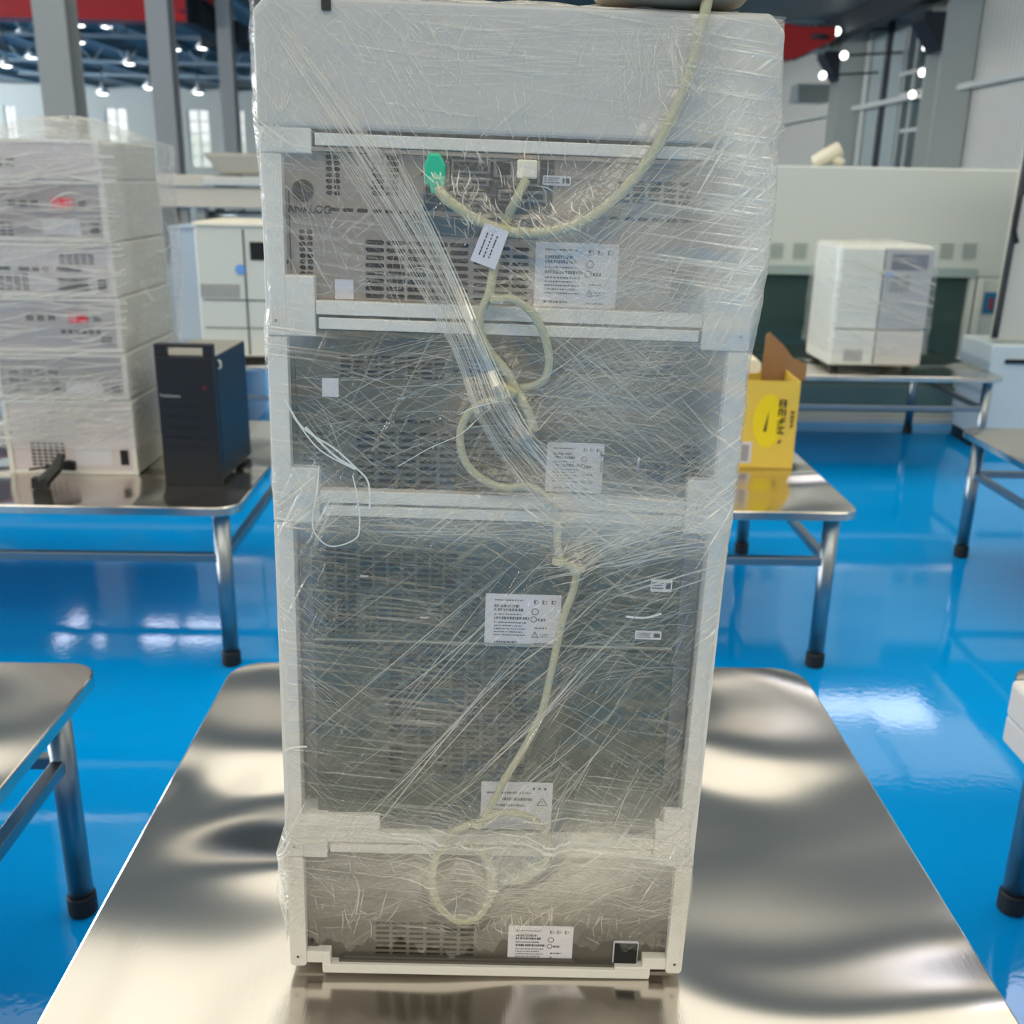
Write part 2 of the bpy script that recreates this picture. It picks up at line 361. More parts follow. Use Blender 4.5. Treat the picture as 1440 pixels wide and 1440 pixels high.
# right wall
XW = 10.0
q = MB(); z = 9.0
def wavewall():
    m = bpy.data.materials.new('ribbed_sheet'); m.use_nodes = True; nt = m.node_tree; b = nt.nodes['Principled BSDF']
    b.inputs['Base Color'].default_value = srgb(214, 213, 205); b.inputs['Roughness'].default_value = .5; b.inputs['Metallic'].default_value = .0
    tc = nt.nodes.new('ShaderNodeTexCoord'); wv = nt.nodes.new('ShaderNodeTexWave'); wv.bands_direction = 'Y'; wv.inputs['Scale'].default_value = 1.6
    nt.links.new(tc.outputs['Object'], wv.inputs['Vector']); bp = nt.nodes.new('ShaderNodeBump'); bp.inputs['Distance'].default_value = .05
    nt.links.new(wv.outputs['Fac'], bp.inputs['Height']); nt.links.new(bp.outputs[0], b.inputs['Normal']); return m
q.box(XW, XW+.2, -4, 56, 0, 9); struct(q.build('wall_right', wavewall()))
def wallbar(px0, px1, pyA, pyB, name, m_, th, X=XW):
    """upright strip standing on the right wall between two pixel columns"""
    a = at(px0, (pyA+pyB)/2, X=X).y; c = at(px1, (pyA+pyB)/2, X=X).y; zt_ = at((px0+px1)/2, pyA, X=X).z; zb = at((px0+px1)/2, pyB, X=X).z
    q = MB(); q.box(X-th, X, min(a, c), max(a, c), max(0.0, zb), zt_); return struct(q.build(name, m_))
LG = mat('pale_column', (206, 210, 204), .5); GLS = mat('dark_glass', (96, 112, 114), .12, .3); GG = mat('green_post', (110, 122, 112), .5); SIL = mat('frosted_glass', (170, 182, 182), .25)
def rcolumn(px0, px1, X, label):
    a = at(px1, 120, X=X).y; c = at(px0, 120, X=X).y
    t = thing('wall_column', label, 'column', (X, a, 0), group='pale steel columns on the right wall'); wd = max(.3, c-a)
    q = MB(); q.box(-.45, .28, 0, .03, 0, 7); q.box(-.45, .28, wd-.03, wd, 0, 7); q.box(-.1, -.07, .03, wd-.03, 0, 7); q.build('h_profile', LG, t)
    q = MB(); q.prism([(-.45, 4.0), (-.9, 4.6), (-.9, 4.75), (-.45, 4.75)], .02, wd-.02); q.build('crane_bracket', DARK, t)
rcolumn(1326, 1348, 9.7, 'pale steel column with dark bracket at the upper right')
rcolumn(1190, 1202, 9.7, 'pale steel column right of the blue pillar')
za = at(1440, 103, X=9.75).z
q = MB(); q.box(9.66, 9.75, 5, 40, za-.08, za+.04); struct(q.build('trim_1', LG))
wallbar(1204, 1212, 40, 240, 'trim_2', GG, .1); wallbar(1216, 1222, 50, 240, 'trim_3', LG, .12)
wallbar(1224, 1240, 25, 240, 'window_9', SIL, .05); wallbar(1242, 1248, 20, 240, 'trim_4', DARK, .06); wallbar(1250, 1268, 20, 240, 'window_10', SIL, .05)
wallbar(1272, 1286, 20, 240, 'window_11', GLS, .04); wallbar(1288, 1300, 20, 240, 'window_12', GLS, .04); wallbar(1286, 1288, 20, 240, 'trim_5', LG, .1)
for i, py in enumerate((18, 100, 130, 182)):
    a = at(1287, py, X=9.9); q = MB(); q.box(9.86, 9.95, a.y-.9, a.y+.9, a.z-.04, a.z+.04); struct(q.build('trim_%d' % (i+6), LG))
for px, py, lb in ((1302, 66, 'round bright wall lamp, topmost of three beside the glass strips'), (1297, 102, 'round bright wall lamp, middle of three beside the glass strips'), (1283, 133, 'round bright wall lamp, lowest of three beside the glass strips'),
                   (1177, 44, 'round lamp just right of the red crane end'), (1187, 78, 'round lamp over the far right doorway'), (1157, 106, 'round lamp low above the far shutter')):
    p = at(px, py, X=9.5 if px > 1200 else 8.5)
    t = thing('wall_lamp', lb, 'lamp', p)
    s_ = .085 if px > 1200 else .10
    q = MB(); q.lathe([(.1*s_, s_), (.7*s_, .7*s_), (s_, 0), (.7*s_, -.7*s_), (.1*s_, -s_)], n=12); q.build('bulb', BULB, t, smooth=True)
    q = MB(); q.tube([(0, 0, 0), (9.98-p.x, 0, .1)], .03, 6); q.build('arm', DARK, t)
# dark duct / runway on the right, far shutter, blue pillar
a = at(1108, 82, X=8.9); c = at(1330, -8, X=8.9)
t = thing('runway_girder', 'dark runway girder along the right wall at the top', 'beam', (8.9, c.y, c.z), group='crane runway girders')
q = MB(); L_ = a.y-c.y; dz = a.z-c.z
q.box(-.2, .2, 0, L_, dz*.0, .55); q.build('i_beam', DARK, t); q = MB(); q.box(-.3, .3, 0, L_, .55, .6); q.build('flange', DARK, t)
q = MB()
p = at(1107, 58, Y=24); p2 = at(1165, 40, Y=24)
t = thing('crane_end_truck', 'red crane end carriage peeking out right of the wrapped tower', 'crane', (p.x-1, 24, p.z))
q.prism([(0, -.35), (1.2, -.35), (2.05, .05), (2.05, .3), (1.3, .3), (0, .5)], 0, .6); q.build('carriage', RED, t, bevel=.03)
q = MB(); q.lathe([(.22, 0), (.22, .1)], (1.7, .1, .05), 16); q.build('buffer', DARK, t)
SH = mat('shutter', (120, 120, 124), .5, .2); BLU = mat('blue_post', (20, 90, 170), .4)
for nm, px0, px1, py0, py1, m_, lb, ct, Y in (('roller_shutter', 1158, 1192, 163, 232, SH, 'grey roller shutter door far off at the right wall', 'shutter', 36), ('blue_pillar', 1145, 1157, 172, 225, BLU, 'thin blue pillar standing before the far shutter', 'pillar', 35)):
    a = at(px0, py0, Y=Y); c = at(px1, py1, Y=Y); h = a.z
    q = MB(); wd = c.x-a.x
    if nm == 'roller_shutter':
        k = 12
        for i in range(k): q.box(0, wd, .0 if i % 2 else .02, .08, h*i/k, h*(i+1)/k-.01)
        q.box(-.1, wd+.1, -.2, .1, h, h+.35)
    else: q.box(0, wd, 0, wd, 0, h); q.box(-.08, wd+.08, -.08, wd+.08, 0, .05)
    one(nm, q, m_, lb, ct, (a.x, Y, 0))
q = MB(); a = at(1122, 142, Y=33); c = at(1195, 118, Y=33); q.box(0, c.x-a.x, 0, 1.0, 0, .18); q.box(0, c.x-a.x, .1, .9, .18, .5)
one('ventilation_duct', q, mat('duct', (150, 160, 158), .5), 'flat pale duct box above the far shutter', 'duct', (a.x, 33, a.z))

# ================================================================== TABLES
LEGM = mat('polished_tube', (150, 156, 160), .34, 1.0); RUB = mat('black_rubber', (18, 18, 20), .6)
def table(X0, X1, Y0, Y1, label, group='low stainless steel tables', inset=.055, zbr=.30, braces=True):
    cx, cy = (X0+X1)/2, (Y0+Y1)/2; hx, hy = (X1-X0)/2, (Y1-Y0)/2
    t = thing('steel_table', label, 'table', (cx, cy, 0), group=group)
    q = MB(); q.prism(rrect(-hx, hx, -hy, hy, .055, 8), TZ-.024, TZ, 'z'); q.build('tabletop', STEEL_SHEET, t, bevel=.003)
    for sx in (-1, 1):
        for sy in (-1, 1):
            x, y = sx*(hx-inset), sy*(hy-inset)
            q = MB(); q.tube([(x, y, .035), (x, y, TZ-.03)], .0205, 20); l = q.build('leg', LEGM, t, smooth=False)
            for p in l.data.polygons: p.use_smooth = len(p.vertices) == 4
            q = MB(); q.lathe([(.022, 0), (.0245, .004), (.0245, .036), (.0225, .04)], (x, y, 0), 20); q.build('rubber_foot', RUB, l, smooth=False)
    if braces:
        r = .011
        for sy in (-1, 1): q = MB(); y = sy*(hy-inset); q.box(-hx+inset+.018, hx-inset-.018, y-r, y+r, zbr-r, zbr+r); q.build('brace', LEGM, t, bevel=.002)
        for sx in (-1, 1): q = MB(); x = sx*(hx-inset); q.box(x-r, x+r, -hy+inset+.018, hy-inset-.018, zbr-r, zbr+r); q.build('brace', LEGM, t, bevel=.002)
    return t
def tp(px, py): return at(px, py, Z=TZ)
far = tp(700, 934).y
xl = tp(322, 950).x-.004; xr = tp(1140, 962).x
xl2 = tp(180, 1206).x; xr2 = tp(1292, 1208).x
print('table X', xl, xr, xl2, xr2, 'far', far)
table((xl+xl2)/2, (xr+xr2)/2, far-1.25, far, 'steel table in the foreground carrying the tall wrapped tower')
# near left
e = tp(135, 945); table(e.x-1.0, e.x, tp(60, 931).y-1.25, tp(60, 931).y, 'empty steel table at the left edge, nearest the camera', inset=.06)
# L1
e = tp(338, 712); e2 = tp(380, 640); Yf = tp(150, 712).y
table(-2.75, (e.x+e2.x)/2+.01, Yf, Yf+.95, 'steel table at the left with wrapped stack and black computer')
# R1
e = tp(1202, 712); YR = tp(1100, 720).y
table(e.x-1.0, e.x, YR, YR+.98, 'steel table behind the tower with the yellow box on its right end')
# R2, L2 far row
Y2 = tp(1250, 529).y; e2l = tp(1085, 520).x; e2r = tp(1392, 522).x
table(e2r-1.35, e2r, Y2, Y2+.9, 'far right steel table carrying the wrapped white instrument')
table(-2.9, at(700, 520, Y=Y2).x-.55, Y2, Y2+.9, 'far left steel table behind the black computer, under the white instrument')
# R3 right
e = tp(1347, 601); table(e.x, e.x+1.3, e.y-1.0, e.y, 'steel table at the right edge, middle distance, cropped by the frame')
# R0 near right
e = tp(1419, 945); XR0 = e.x; table(e.x, e.x+1.1, tp(1430, 938).y-1.25, tp(1430, 938).y, 'steel table at the lower right edge, under the white box', inset=.06)
# white two-step box on near right table
WHT = mat('white_plastic', (214, 208, 204), .4, noise=.02); 
a = at(1407, 1040, Z=TZ+.001); xb0, yb1 = a.x, a.y; hb = at(1421, 953, X=xb0).z
hb = max(.06, at(1420, 950, Y=yb1).z-TZ); print('box', xb0, yb1, hb)
t = thing('equipment_box', 'white plastic equipment box overhanging the lower right table', 'box', (xb0, yb1-.36, TZ))
q = MB(); q.box(0, .5, 0, .36, 0, hb*.42); q.build('base', WHT, t, bevel=.006)
q = MB(); q.box(-.006, .49, .008, .352, hb*.43, hb); q.build('lid', WHT, t, bevel=.008)

# ================================================================== THE WRAPPED TOWER
YF = 0.84                                    # plane of the instruments' rear frames
TAU = math.radians(1.05)
base = at(684, 1379, Y=YF)
BX, BZ = base.x, TZ+.004
print('base z', base.z, 'x', base.x)
def S(px, py, dy=0.):
    p = at(px, py, Y=YF+dy); x, z = p.x-BX, p.z-BZ
    # undo the slight lean of the tower
    return (x*math.cos(TAU)-z*math.sin(TAU)*(-1)*-1, 0) if False else (x*math.cos(TAU)-z*math.sin(TAU), x*math.sin(TAU)+z*math.cos(TAU))
# the lean: rotation about Y; local (x,z) -> world
TOW = Matrix.Translation((BX, YF, BZ)) @ Matrix.Rotation(TAU, 4, 'Y')
# matrix rotation about Y by +a maps (x,z)->(x cos + z sin, -x sin + z cos); inverse used in S
for yy in (1379, 1190, 716, 453, 194, 2): print('z at', yy, S(700, yy))
for (a, b_) in ((405, 1300), (958, 1300), (357, 300), (1083, 300), (372, 560), (1050, 560)): print('x at', a, S(a, b_))
W = .1985; SW = .0165; DEP = .43
zs = {k: S(700, y)[1] for k, y in dict(b1=1379, t1=1190, t2=716, t3=453, t4=194, t5=3).items()}
zs['b1'] = 0.
CDROP = .018
FRAME = mat('white_housing', (208, 206, 200), .42, noise=.02, nscale=8)
P4 = mat('warm_zinc_panel', (150, 140, 130), .42, .45, noise=.08, nscale=9); P3 = mat('dull_zinc_panel', (96, 91, 78), .42, .5, noise=.12, nscale=7)
P2 = mat('green_grey_panel', (54, 66, 56), .45, .3, noise=.12, nscale=6); P1 = mat('brown_zinc_panel', (94, 90, 83), .45, .35, noise=.08, nscale=7)
INT = mat('vent_dark', (14, 16, 16), .8); BLK = mat('black_plastic', (14, 16, 20), .35)
LBL = mat('label_paper', (200, 199, 206), .5); INK = mat('label_ink', (60, 62, 70), .6)
BEI = mat('beige_cord', (164, 162, 130), .45, noise=.05, nscale=60); GREEN = mat('green_plug', (40, 176, 138), .4)
SCREW = mat('screw_dark', (60, 60, 60), .4, .6)
def root(name, label, zb, cat='instrument'):
    t = thing(name, label, cat); t.matrix_world = TOW @ Matrix.Translation((0, 0, zb)); return t
def panel(parent, zb, x0, x1, z0, z1, dy, arrays, m_, name='back_panel', thick=.02):
    """sheet with real slots; arrays = (px0,py0,px1,py1,cols,rows[,fill_x,fill_y])"""
    q = MB(); rects = []
    for ar in arrays:
        pa, pb = S(ar[0], ar[3], dy), S(ar[2], ar[1], dy)
        cx, cz = S((ar[0]+ar[2])/2, (ar[1]+ar[3])/2, dy)
        sc_ = abs(S(ar[2], (ar[1]+ar[3])/2, dy)[0]-S(ar[0], (ar[1]+ar[3])/2, dy)[0])/2
        sz_ = abs(S((ar[0]+ar[2])/2, ar[3], dy)[1]-S((ar[0]+ar[2])/2, ar[1], dy)[1])/2
        rects.append((cx-sc_, cx+sc_, cz-sz_, cz+sz_, ar[4], ar[5], ar[6] if len(ar) > 6 else .82, ar[7] if len(ar) > 7 else .55))
    X = sorted(set([x0, x1]+[v for r in rects for v in r[:2] if x0 < v < x1])); Z = sorted(set([z0, z1]+[v for r in rects for v in r[2:4] if z0 < v < z1]))
    for i in range(len(X)-1):
        for j in range(len(Z)-1):
            mx, mz = (X[i]+X[i+1])/2, (Z[j]+Z[j+1])/2
            if any(r[0] < mx < r[1] and r[2] < mz < r[3] for r in rects): continue
            q.add([(X[i], dy, Z[j]-zb), (X[i+1], dy, Z[j]-zb), (X[i+1], dy, Z[j+1]-zb), (X[i], dy, Z[j+1]-zb)], [(0, 1, 2, 3)])
    for (a, c, d, e, nc, nr, fx, fy) in rects:
        cw, ch = (c-a)/nc, (e-d)/nr
        for i in range(nc):
            for j in range(nr):
                cx, cz = a+(i+.5)*cw, d+(j+.5)*ch-zb; hw, hh = cw*fx/2, ch*fy/2; rr = min(hw, hh)
                inner = rrect(cx-hw, cx+hw, cz-hh, cz+hh, rr*.98, 2)   # 12 points
                n_ = len(inner)
                # order starts bottom right; match outer corners
                corner = [(cx+cw/2, cz-ch/2), (cx+cw/2, cz+ch/2), (cx-cw/2, cz+ch/2), (cx-cw/2, cz-ch/2)]
                vs = [(p[0], dy, p[1]) for p in inner]+[(p[0], dy, p[1]) for p in corner]+[(p[0], dy+.003, p[1]) for p in inner]
                fs = []
                per = n_//4
                for k in range(n_):
                    ka, kb = k//per, ((k+1) % n_)//per
                    if ka == kb: fs.append((k, (k+1) % n_, n_+ka))
                    else: fs.append((k, (k+1) % n_, n_+kb, n_+ka))
                    fs.append((k, (k+1) % n_, n_+4+(k+1) % n_, n_+4+k))
                q.add(vs, fs)
    o = q.build(name, m_, parent)
    q = MB(); q.box(x0+.002, x1-.002, dy+.012, dy+.02, z0-zb+.002, z1-zb-.002)
    q.build('dark_backing', INT, parent)  # near-black sheet paints the shaded inside behind the slots
    return o
def local_rect(px0, py0, px1, py1, dy):
    cx, cz = S((px0+px1)/2, (py0+py1)/2, dy)
    hw = abs(S(px1, (py0+py1)/2, dy)[0]-S(px0, (py0+py1)/2, dy)[0])/2; hh = abs(S((px0+px1)/2, py1, dy)[1]-S((px0+px1)/2, py0, dy)[1])/2
    return cx-hw, cx+hw, cz-hh, cz+hh
def pbox(parent, zb, name, px0, py0, px1, py1, y0, y1, m_, bevel=0., label=None):
    x0, x1, z0, z1 = local_rect(px0, py0, px1, py1, y0)
    q = MB(); q.box(x0, x1, y0, y1, z0-zb, z1-zb); o = q.build(name, m_, parent, bevel=bevel)
    if label: o['label'] = label
    return o
def sticker(parent, zb, px0, py0, px1, py1, dy, kind='rating', name='label_sticker', label=None):
    x0, x1, z0, z1 = local_rect(px0, py0, px1, py1, dy)
    w_, h_ = x1-x0, z1-z0
    q = MB(); q.prism(rrect(x0, x1, z0-zb, z1-zb, .0012, 3), dy-.0006, dy-.0001); o = q.build(name, LBL, parent)
    if label: o['label'] = label
    q = MB(); y = dy-.0008
    def bar(u0, u1, v, hgt):
        xa, xb = x0+w_*u0, x0+w_*u1; zz = z1-h_*v-zb
        q.add([(xa, y, zz-hgt*h_), (xb, y, zz-hgt*h_), (xb, y, zz), (xa, y, zz)], [(0, 1, 2, 3)])
    def words(u0, u1, v, hgt):
        u = u0
        while u < u1:
            l = R.uniform(.012, .035); bar(u, min(u+l, u1), v, hgt); u += l+R.uniform(.006, .014)
    def ring(u, v, r):
        cx, cz = x0+w_*u, z1-h_*v-zb; n_ = 16; vs = []
        for k in range(n_):
            a = 2*math.pi*k/n_
            vs += [(cx+r*math.cos(a), y, cz+r*math.sin(a)), (cx+r*.75*math.cos(a), y, cz+r*.75*math.sin(a))]
        q.add(vs, [(2*k, 2*((k+1) % n_), 2*((k+1) % n_)+1, 2*k+1) for k in range(n_)])
    def tri(u, v, r):
        cx, cz = x0+w_*u, z1-h_*v-zb; P_ = [(cx+s*math.cos(math.radians(a)), cz+s*math.sin(math.radians(a))) for s in (r, r*.68) for a in (90, 210, 330)]
        q.add([(p[0], y, p[1]) for p in P_], [(0, 1, 4, 3), (1, 2, 5, 4), (2, 0, 3, 5)]); q.box(cx-r*.06, cx+r*.06, y, y+.0002, cz-r*.2, cz+r*.35)
    if kind == 'rating':
        words(.12, .50, .10, .025); words(.12, .45, .20, .05); words(.12, .50, .27, .05); words(.12, .48, .37, .025); words(.12, .58, .43, .05)
        for i in range(5): words(.12, .55-.05*(i % 2), .53+.06*i, .022)
        words(.12, .42, .90, .035)
        for u in (.64, .75, .87): bar(u, u+.02, .1, .07); ring(u+.035, .14, .0017*w_/.06)
        ring(.66, .32, .003*w_/.06); ring(.645, .47, .0026*w_/.06); words(.70, .8, .45, .05); words(.66, .82, .62, .03); tri(.67, .78, .0036*w_/.06); words(.74, .86, .75, .02); words(.74, .84, .79, .02); words(.64, .85, .92, .02)
    elif kind == 'small':
        words(.06, .6, .2, .12); words(.06, .55, .42, .1); words(.06, .6, .65, .12); bar(.7, .94, .25, .5)
    elif kind == 'warn':
        words(.08, .7, .2, .04); words(.30, .72, .32, .06); words(.12, .62, .46, .05); words(.12, .5, .56, .03); tri(.86, .42, .0066)
        for u in (.72, .8, .88): bar(u, u+.03, .1, .05)
    elif kind == 'tag':
        words(.1, .9, .2, .05); words(.1, .8, .4, .05); words(.1, .85, .6, .05)
    q.build('printed_marks', INK, o); return o
def housing(t, zb, zt_, first=False, top=False, inner_dy=.05, hang=True):
    h = zt_-zb
    q = MB()
    lo = .008 if first else -CDROP+.0012
    hi = h-CDROP if not top else h
    for sx in (-1, 1):
        a, c = sorted((sx*W, sx*(W-.0035))); q.box(a, c, 0.002, DEP, lo, hi)
    q.box(-W+.004, W-.004, .012, DEP, h-.006, h-.0012); q.box(-W+.004, W-.004, .012, DEP, .0005, .005)
    q.box(-W+.004, W-.004, DEP-.006, DEP, .005, h-.006)
    q.build('housing', FRAME, t, bevel=.001)
    for sx in (-1, 1):
        a, c = sorted((sx*W, sx*(W-SW)))
        q = MB(); q.prism(rrect(a, c, lo, hi, .004 if first else .0015, 4), -.001, .018); q.build('side_strut', FRAME, t, bevel=.0007)
        q = MB(); xx = sx*(W-.008); zz = lo+.012
        q.prism(rrect(xx-.0028, xx+.0028, zz-.0028, zz+.0028, .0005, 1), -.0018, -.001); q.prism(rrect(xx-.0012, xx+.0012, zz-.0012, zz+.0012, .0008, 3), -.0022, -.0018, k=1)
        q.build('screw_plate', [FRAME, SCREW], t)
    if first:
        q = MB(); q.box(-.166, .166, -.001, .03, 0, .0105); q.box(.130, .1655, -.001, .03, .0105, .0145); q.build('bottom_bar', FRAME, t, bevel=.0008)
        for sx in (-1, 1):
            a, c = sorted((sx*(W-SW), sx*.1645)); q = MB(); q.box(a, c, -.0005, .03, .012, .0255)
            a, c = sorted((sx*.1665, sx*.158)); q.box(a, c, -.0008, .03, .002, .0255); q.build('corner_bar', FRAME, t, bevel=.0008)
    else:
        q = MB(); q.box(-.158, .158, -.001, .03, .0012, .0125); q.build('bottom_bar', FRAME, t, bevel=.0008)
        for sx in (-1, 1):
            a, c = sorted((sx*(W-SW+.0003), sx*.1585)); q = MB(); q.box(a, c, -.0014, .03, -CDROP+.0012, .032); q.build('corner_foot', FRAME, t, bevel=.0012)
    if not top:
        q = MB(); q.box(-.156, .156, -.001, .03, h-.0105, h-.0012); q.build('top_bar', FRAME, t, bevel=.0008)
# ---- module 1 (bottom)
zb, zt_ = zs['b1'], zs['t1']
t = root('liquid_pump', 'lowest instrument of the tower, with bare label and black socket', zb)
housing(t, zb, zt_, first=True)
pn = .009
panel(t, zb, -W+SW, W-SW, .0095, zt_-.011, pn, [(526, 1296, 668, 1359, 6, 9, .84, .5)], P1)
sticker(t, zb, 714, 1302, 805, 1361, pn)
o = pbox(t, zb, 'power_socket', 862, 1326, 897, 1359, pn-.003, pn+.004, LBL, .001)
pbox(o, zb, 'socket_recess', 863.5, 1327.5, 896, 1357.5, pn-.0045, pn-.003, INT, .0008)
for px in (439, 932): pbox(t, zb, 'panel_clip', px-9, 1312, px+9, 1336, pn-.0015, pn, P1); pbox(t, zb, 'screw', px-2, 1322, px+2, 1326, pn-.003, pn-.0015, SCREW)
q = MB(); q.box(-.150, .150, pn-.006, pn, .0105, .0135); q.box(-.145, .09, pn-.004, pn, .0135, .016); q.build('panel_lip', P1, t)
# ---- module 2 (tall)
zb, zt_ = zs['t1'], zs['t2']
t = root('column_oven', 'tall dark panelled instrument second from the bottom of the tower', zb)
housing(t, zb, zt_)
SIDE = mat('recess_steel', (112, 116, 114), .35, .4, noise=.1, nscale=5)
q = MB(); q.box(-W+SW, W-SW, .026, .03, .013, zt_-zb-.011); q.build('recess_back', SIDE, t)
xa = S(443, 950, .006)[0]; xb = S(946, 950, .006)[0]; zmid = S(700, 911, .006)[1]; ztop = zt_-.014; zlo = zb+.014
panel(t, zb, xa, xb, zmid+.0008, ztop, .006, [(456, 771, 503, 893, 3, 17, .86, .72), (505, 776, 644, 828, 7, 7, .88, .72), (512, 834, 640, 893, 7, 8, .8, .4), (646, 783, 676, 893, 2, 14, .8, .4)], P2, 'upper_panel')
panel(t, zb, xa, xb, zlo, zmid-.0008, .006, [(545, 921, 742, 1092, 9, 21, .86, .66)], P2, 'lower_panel')
for sx, nm in ((xa, 0), (xb, 1)):
    q = MB(); a, c = (xa, xa+.003) if nm == 0 else (xb-.003, xb); q.box(a, c, .0065, .026, zlo-zb, ztop-zb); q.build('panel_side', P2, t)
sticker(t, zb, 682, 836, 788, 909, .006)
sticker(t, zb, 893, 887, 930, 899, .006, 'small'); sticker(t, zb, 915, 815, 945, 832, .006, 'small')
sticker(t, zb, 676, 1100, 776, 1166, .006, 'warn', label='white sticker with black warning triangle')
x0, x1, z0, z1 = local_rect(830, 868, 878, 896, .006)
q = MB(); q.tube([(x0, .006, (z0+z1)/2-.008), (x0, -.002, (z0+z1)/2-.006), (x0, -.002, (z0+z1)/2+.006), (x0, .006, (z0+z1)/2+.008)], .0014, 8); q.build('handle', LEGM, t, smooth=True)
q = MB(); q.tube([(x1, .006, (z0+z1)/2-.008), (x1, -.002, (z0+z1)/2-.006), (x1, -.002, (z0+z1)/2+.006), (x1, .006, (z0+z1)/2+.008)], .0014, 8); q.build('handle', LEGM, t, smooth=True)
pbox(t, zb, 'corner_cover', 404, 1146, 534, 1180, -.002, .004, FRAME, .001)
pbox(t, zb, 'corner_cover', 932, 1140, 966, 1200, -.002, .004, FRAME, .001)
pbox(t, zb, 'seam_strip', 443, 905, 946, 907, .004, .0062, mat('seam_grey', (128, 134, 126), .45))
for px, py in ((513, 810), (597, 868)):
    cx, cz = S(px, py, .006); q = MB(); q.tube([(cx-.003, .006, cz-zb), (cx-.003, .0, cz-zb+.002), (cx+.003, .0, cz-zb+.002), (cx+.003, .006, cz-zb)], .0009, 6); q.build('wire_clip', LEGM, t)
# ---- module 3
zb, zt_ = zs['t2'], zs['t3']
t = root('autosampler', 'third instrument from the bottom, behind the two cable loops', zb)
housing(t, zb, zt_)
panel(t, zb, -W+SW, W-SW, zb+.013, zt_-.011, pn, [
    (476, 500, 628, 534, 8, 5, .82, .6), (634, 505, 720, 540, 4, 5, .82, .6), (478, 590, 700, 597, 12, 1, .82, .75),
    (424, 606, 460, 660, 2, 7, .84, .55), (500, 606, 645, 692, 5, 9, .86, .52), (650, 608, 720, 692, 3, 9, .86, .4), (790, 510, 945, 530, 8, 3, .82, .6), (955, 625, 985, 690, 2, 8, .8, .55)], P3)
sticker(t, zb, 768, 623, 848, 692, pn)
pbox(t, zb, 'blank_sticker', 453, 532, 476, 558, pn-.0006, pn, LBL)
o = pbox(t, zb, 'power_socket', 905, 648, 940, 688, pn-.003, pn+.002, P3, .001); pbox(o, zb, 'socket_recess', 909, 652, 936, 684, pn-.0042, pn-.003, BLK, .0008)
q = MB(); q.box(-.16, .16, .001, pn-.001, zt_-zb-.016, zt_-zb-.0115); q.build('panel_lip', P3, t)
x_ = S(418, 600, pn)[0]; q = MB(); q.box(x_-.0004, x_+.0004, pn-.0008, pn, .035, zt_-zb-.03); q.build('fold_line', SCREW, t)
cx, cz = S(565, 562, pn); q = MB(); q.tube([(cx-.003, pn, cz-zb), (cx-.003, pn-.006, cz-zb+.002), (cx+.003, pn-.006, cz-zb+.002), (cx+.003, pn, cz-zb)], .0009, 6); q.build('wire_clip', LEGM, t)
# ---- module 4
zb, zt_ = zs['t3'], zs['t4']
t = root('signal_detector', 'fourth instrument, marked ANALOG, with the green cable plug', zb)
housing(t, zb, zt_)
panel(t, zb, -W+SW, W-SW, zb+.013, zt_-.011, pn, [
    (457, 208, 479, 276, 2, 8, .88, .78), (484, 211, 520, 217, 2, 1, .78, .8), (521, 209, 562, 277, 2, 8, .9, .78), (563, 213, 596, 219, 2, 1, .8, .8),
    (460, 293, 598, 301, 7, 1, .8, .7), (420, 322, 441, 389, 2, 8, .88, .78),
    (512, 338, 660, 424, 5, 8, .92, .62), (664, 345, 745, 428, 3, 8, .88, .5), (866, 254, 975, 288, 5, 4, .84, .72), (835, 305, 975, 313, 7, 1, .8, .7), (996, 340, 1016, 404, 2, 8, .86, .66)], P4)
cx, cz = S(426, 268, pn)
q = MB(); n_ = 24; q.prism([(cx+.0085*math.cos(2*math.pi*i/n_), cz-zb+.0085*math.sin(2*math.pi*i/n_)) for i in range(n_)], pn-.002, pn-.0003); q.prism([(cx+.0065*math.cos(2*math.pi*i/n_), cz-zb+.0065*math.sin(2*math.pi*i/n_)) for i in range(n_)], pn-.003, pn-.002, k=1)
q.build('analog_port', [SCREW, BLK], t)
fc = bpy.data.curves.new('analog_lettering', 'FONT'); fc.body = 'ANALOG'; fc.size = .0084; fc.align_x = 'CENTER'; fc.extrude = .0001; fc.offset = .0003; fc.materials.append(mat('lettering_ink', (24, 26, 30), .7)); fc.space_character = 1.0
fo = bpy.data.objects.new('printed_lettering', fc); COL.objects.link(fo); fo.parent = t
cx, cz = S(436, 290, pn); fo.location = (cx, pn-.0036, cz-zb-.005); fo.rotation_euler = (math.pi/2, 0, 0); to_mesh(fo)
BRD = mat('connector_board', (58, 58, 60), .5, .3, noise=.4, nscale=90); CONN = mat('connector_shell', (120, 118, 118), .35, .7)
o = pbox(t, zb, 'connector_board', 596, 212, 778, 300, pn-.001, pn, BRD)
o['label'] = 'dark connector field of the instrument'
for i, (a, b0, c, d) in enumerate(((634, 224, 690, 244), (634, 250, 688, 262), (694, 222, 722, 250), (632, 270, 684, 282), (700, 268, 768, 284), (722, 226, 760, 262), (596, 226, 632, 264))):
    k = pbox(t, zb, 'connector', a, b0, c, d, pn-.005, pn-.001, CONN, .0006); pbox(k, zb, 'contact_slot', a+4, b0+4, c-4, d-4, pn-.0056, pn-.005, BLK)
    for sx in (a-3, c+3): pbox(k, zb, 'jack_screw', sx-1.6, (b0+d)/2-1.6, sx+1.6, (b0+d)/2+1.6, pn-.004, pn-.001, SCREW)
pbox(t, zb, 'cover_plate', 780, 212, 900, 254, pn-.0015, pn, P4, .0005)
pbox(t, zb, 'painted_reflection', 570, 305, 758, 334, pn-.001, pn, mat('blue_grey_reflection', (76, 86, 92), .35, .5))  # flat blue-grey patch paints a dark reflection on the panel
sticker(t, zb, 763, 247, 803, 261, pn-.0015, 'small')
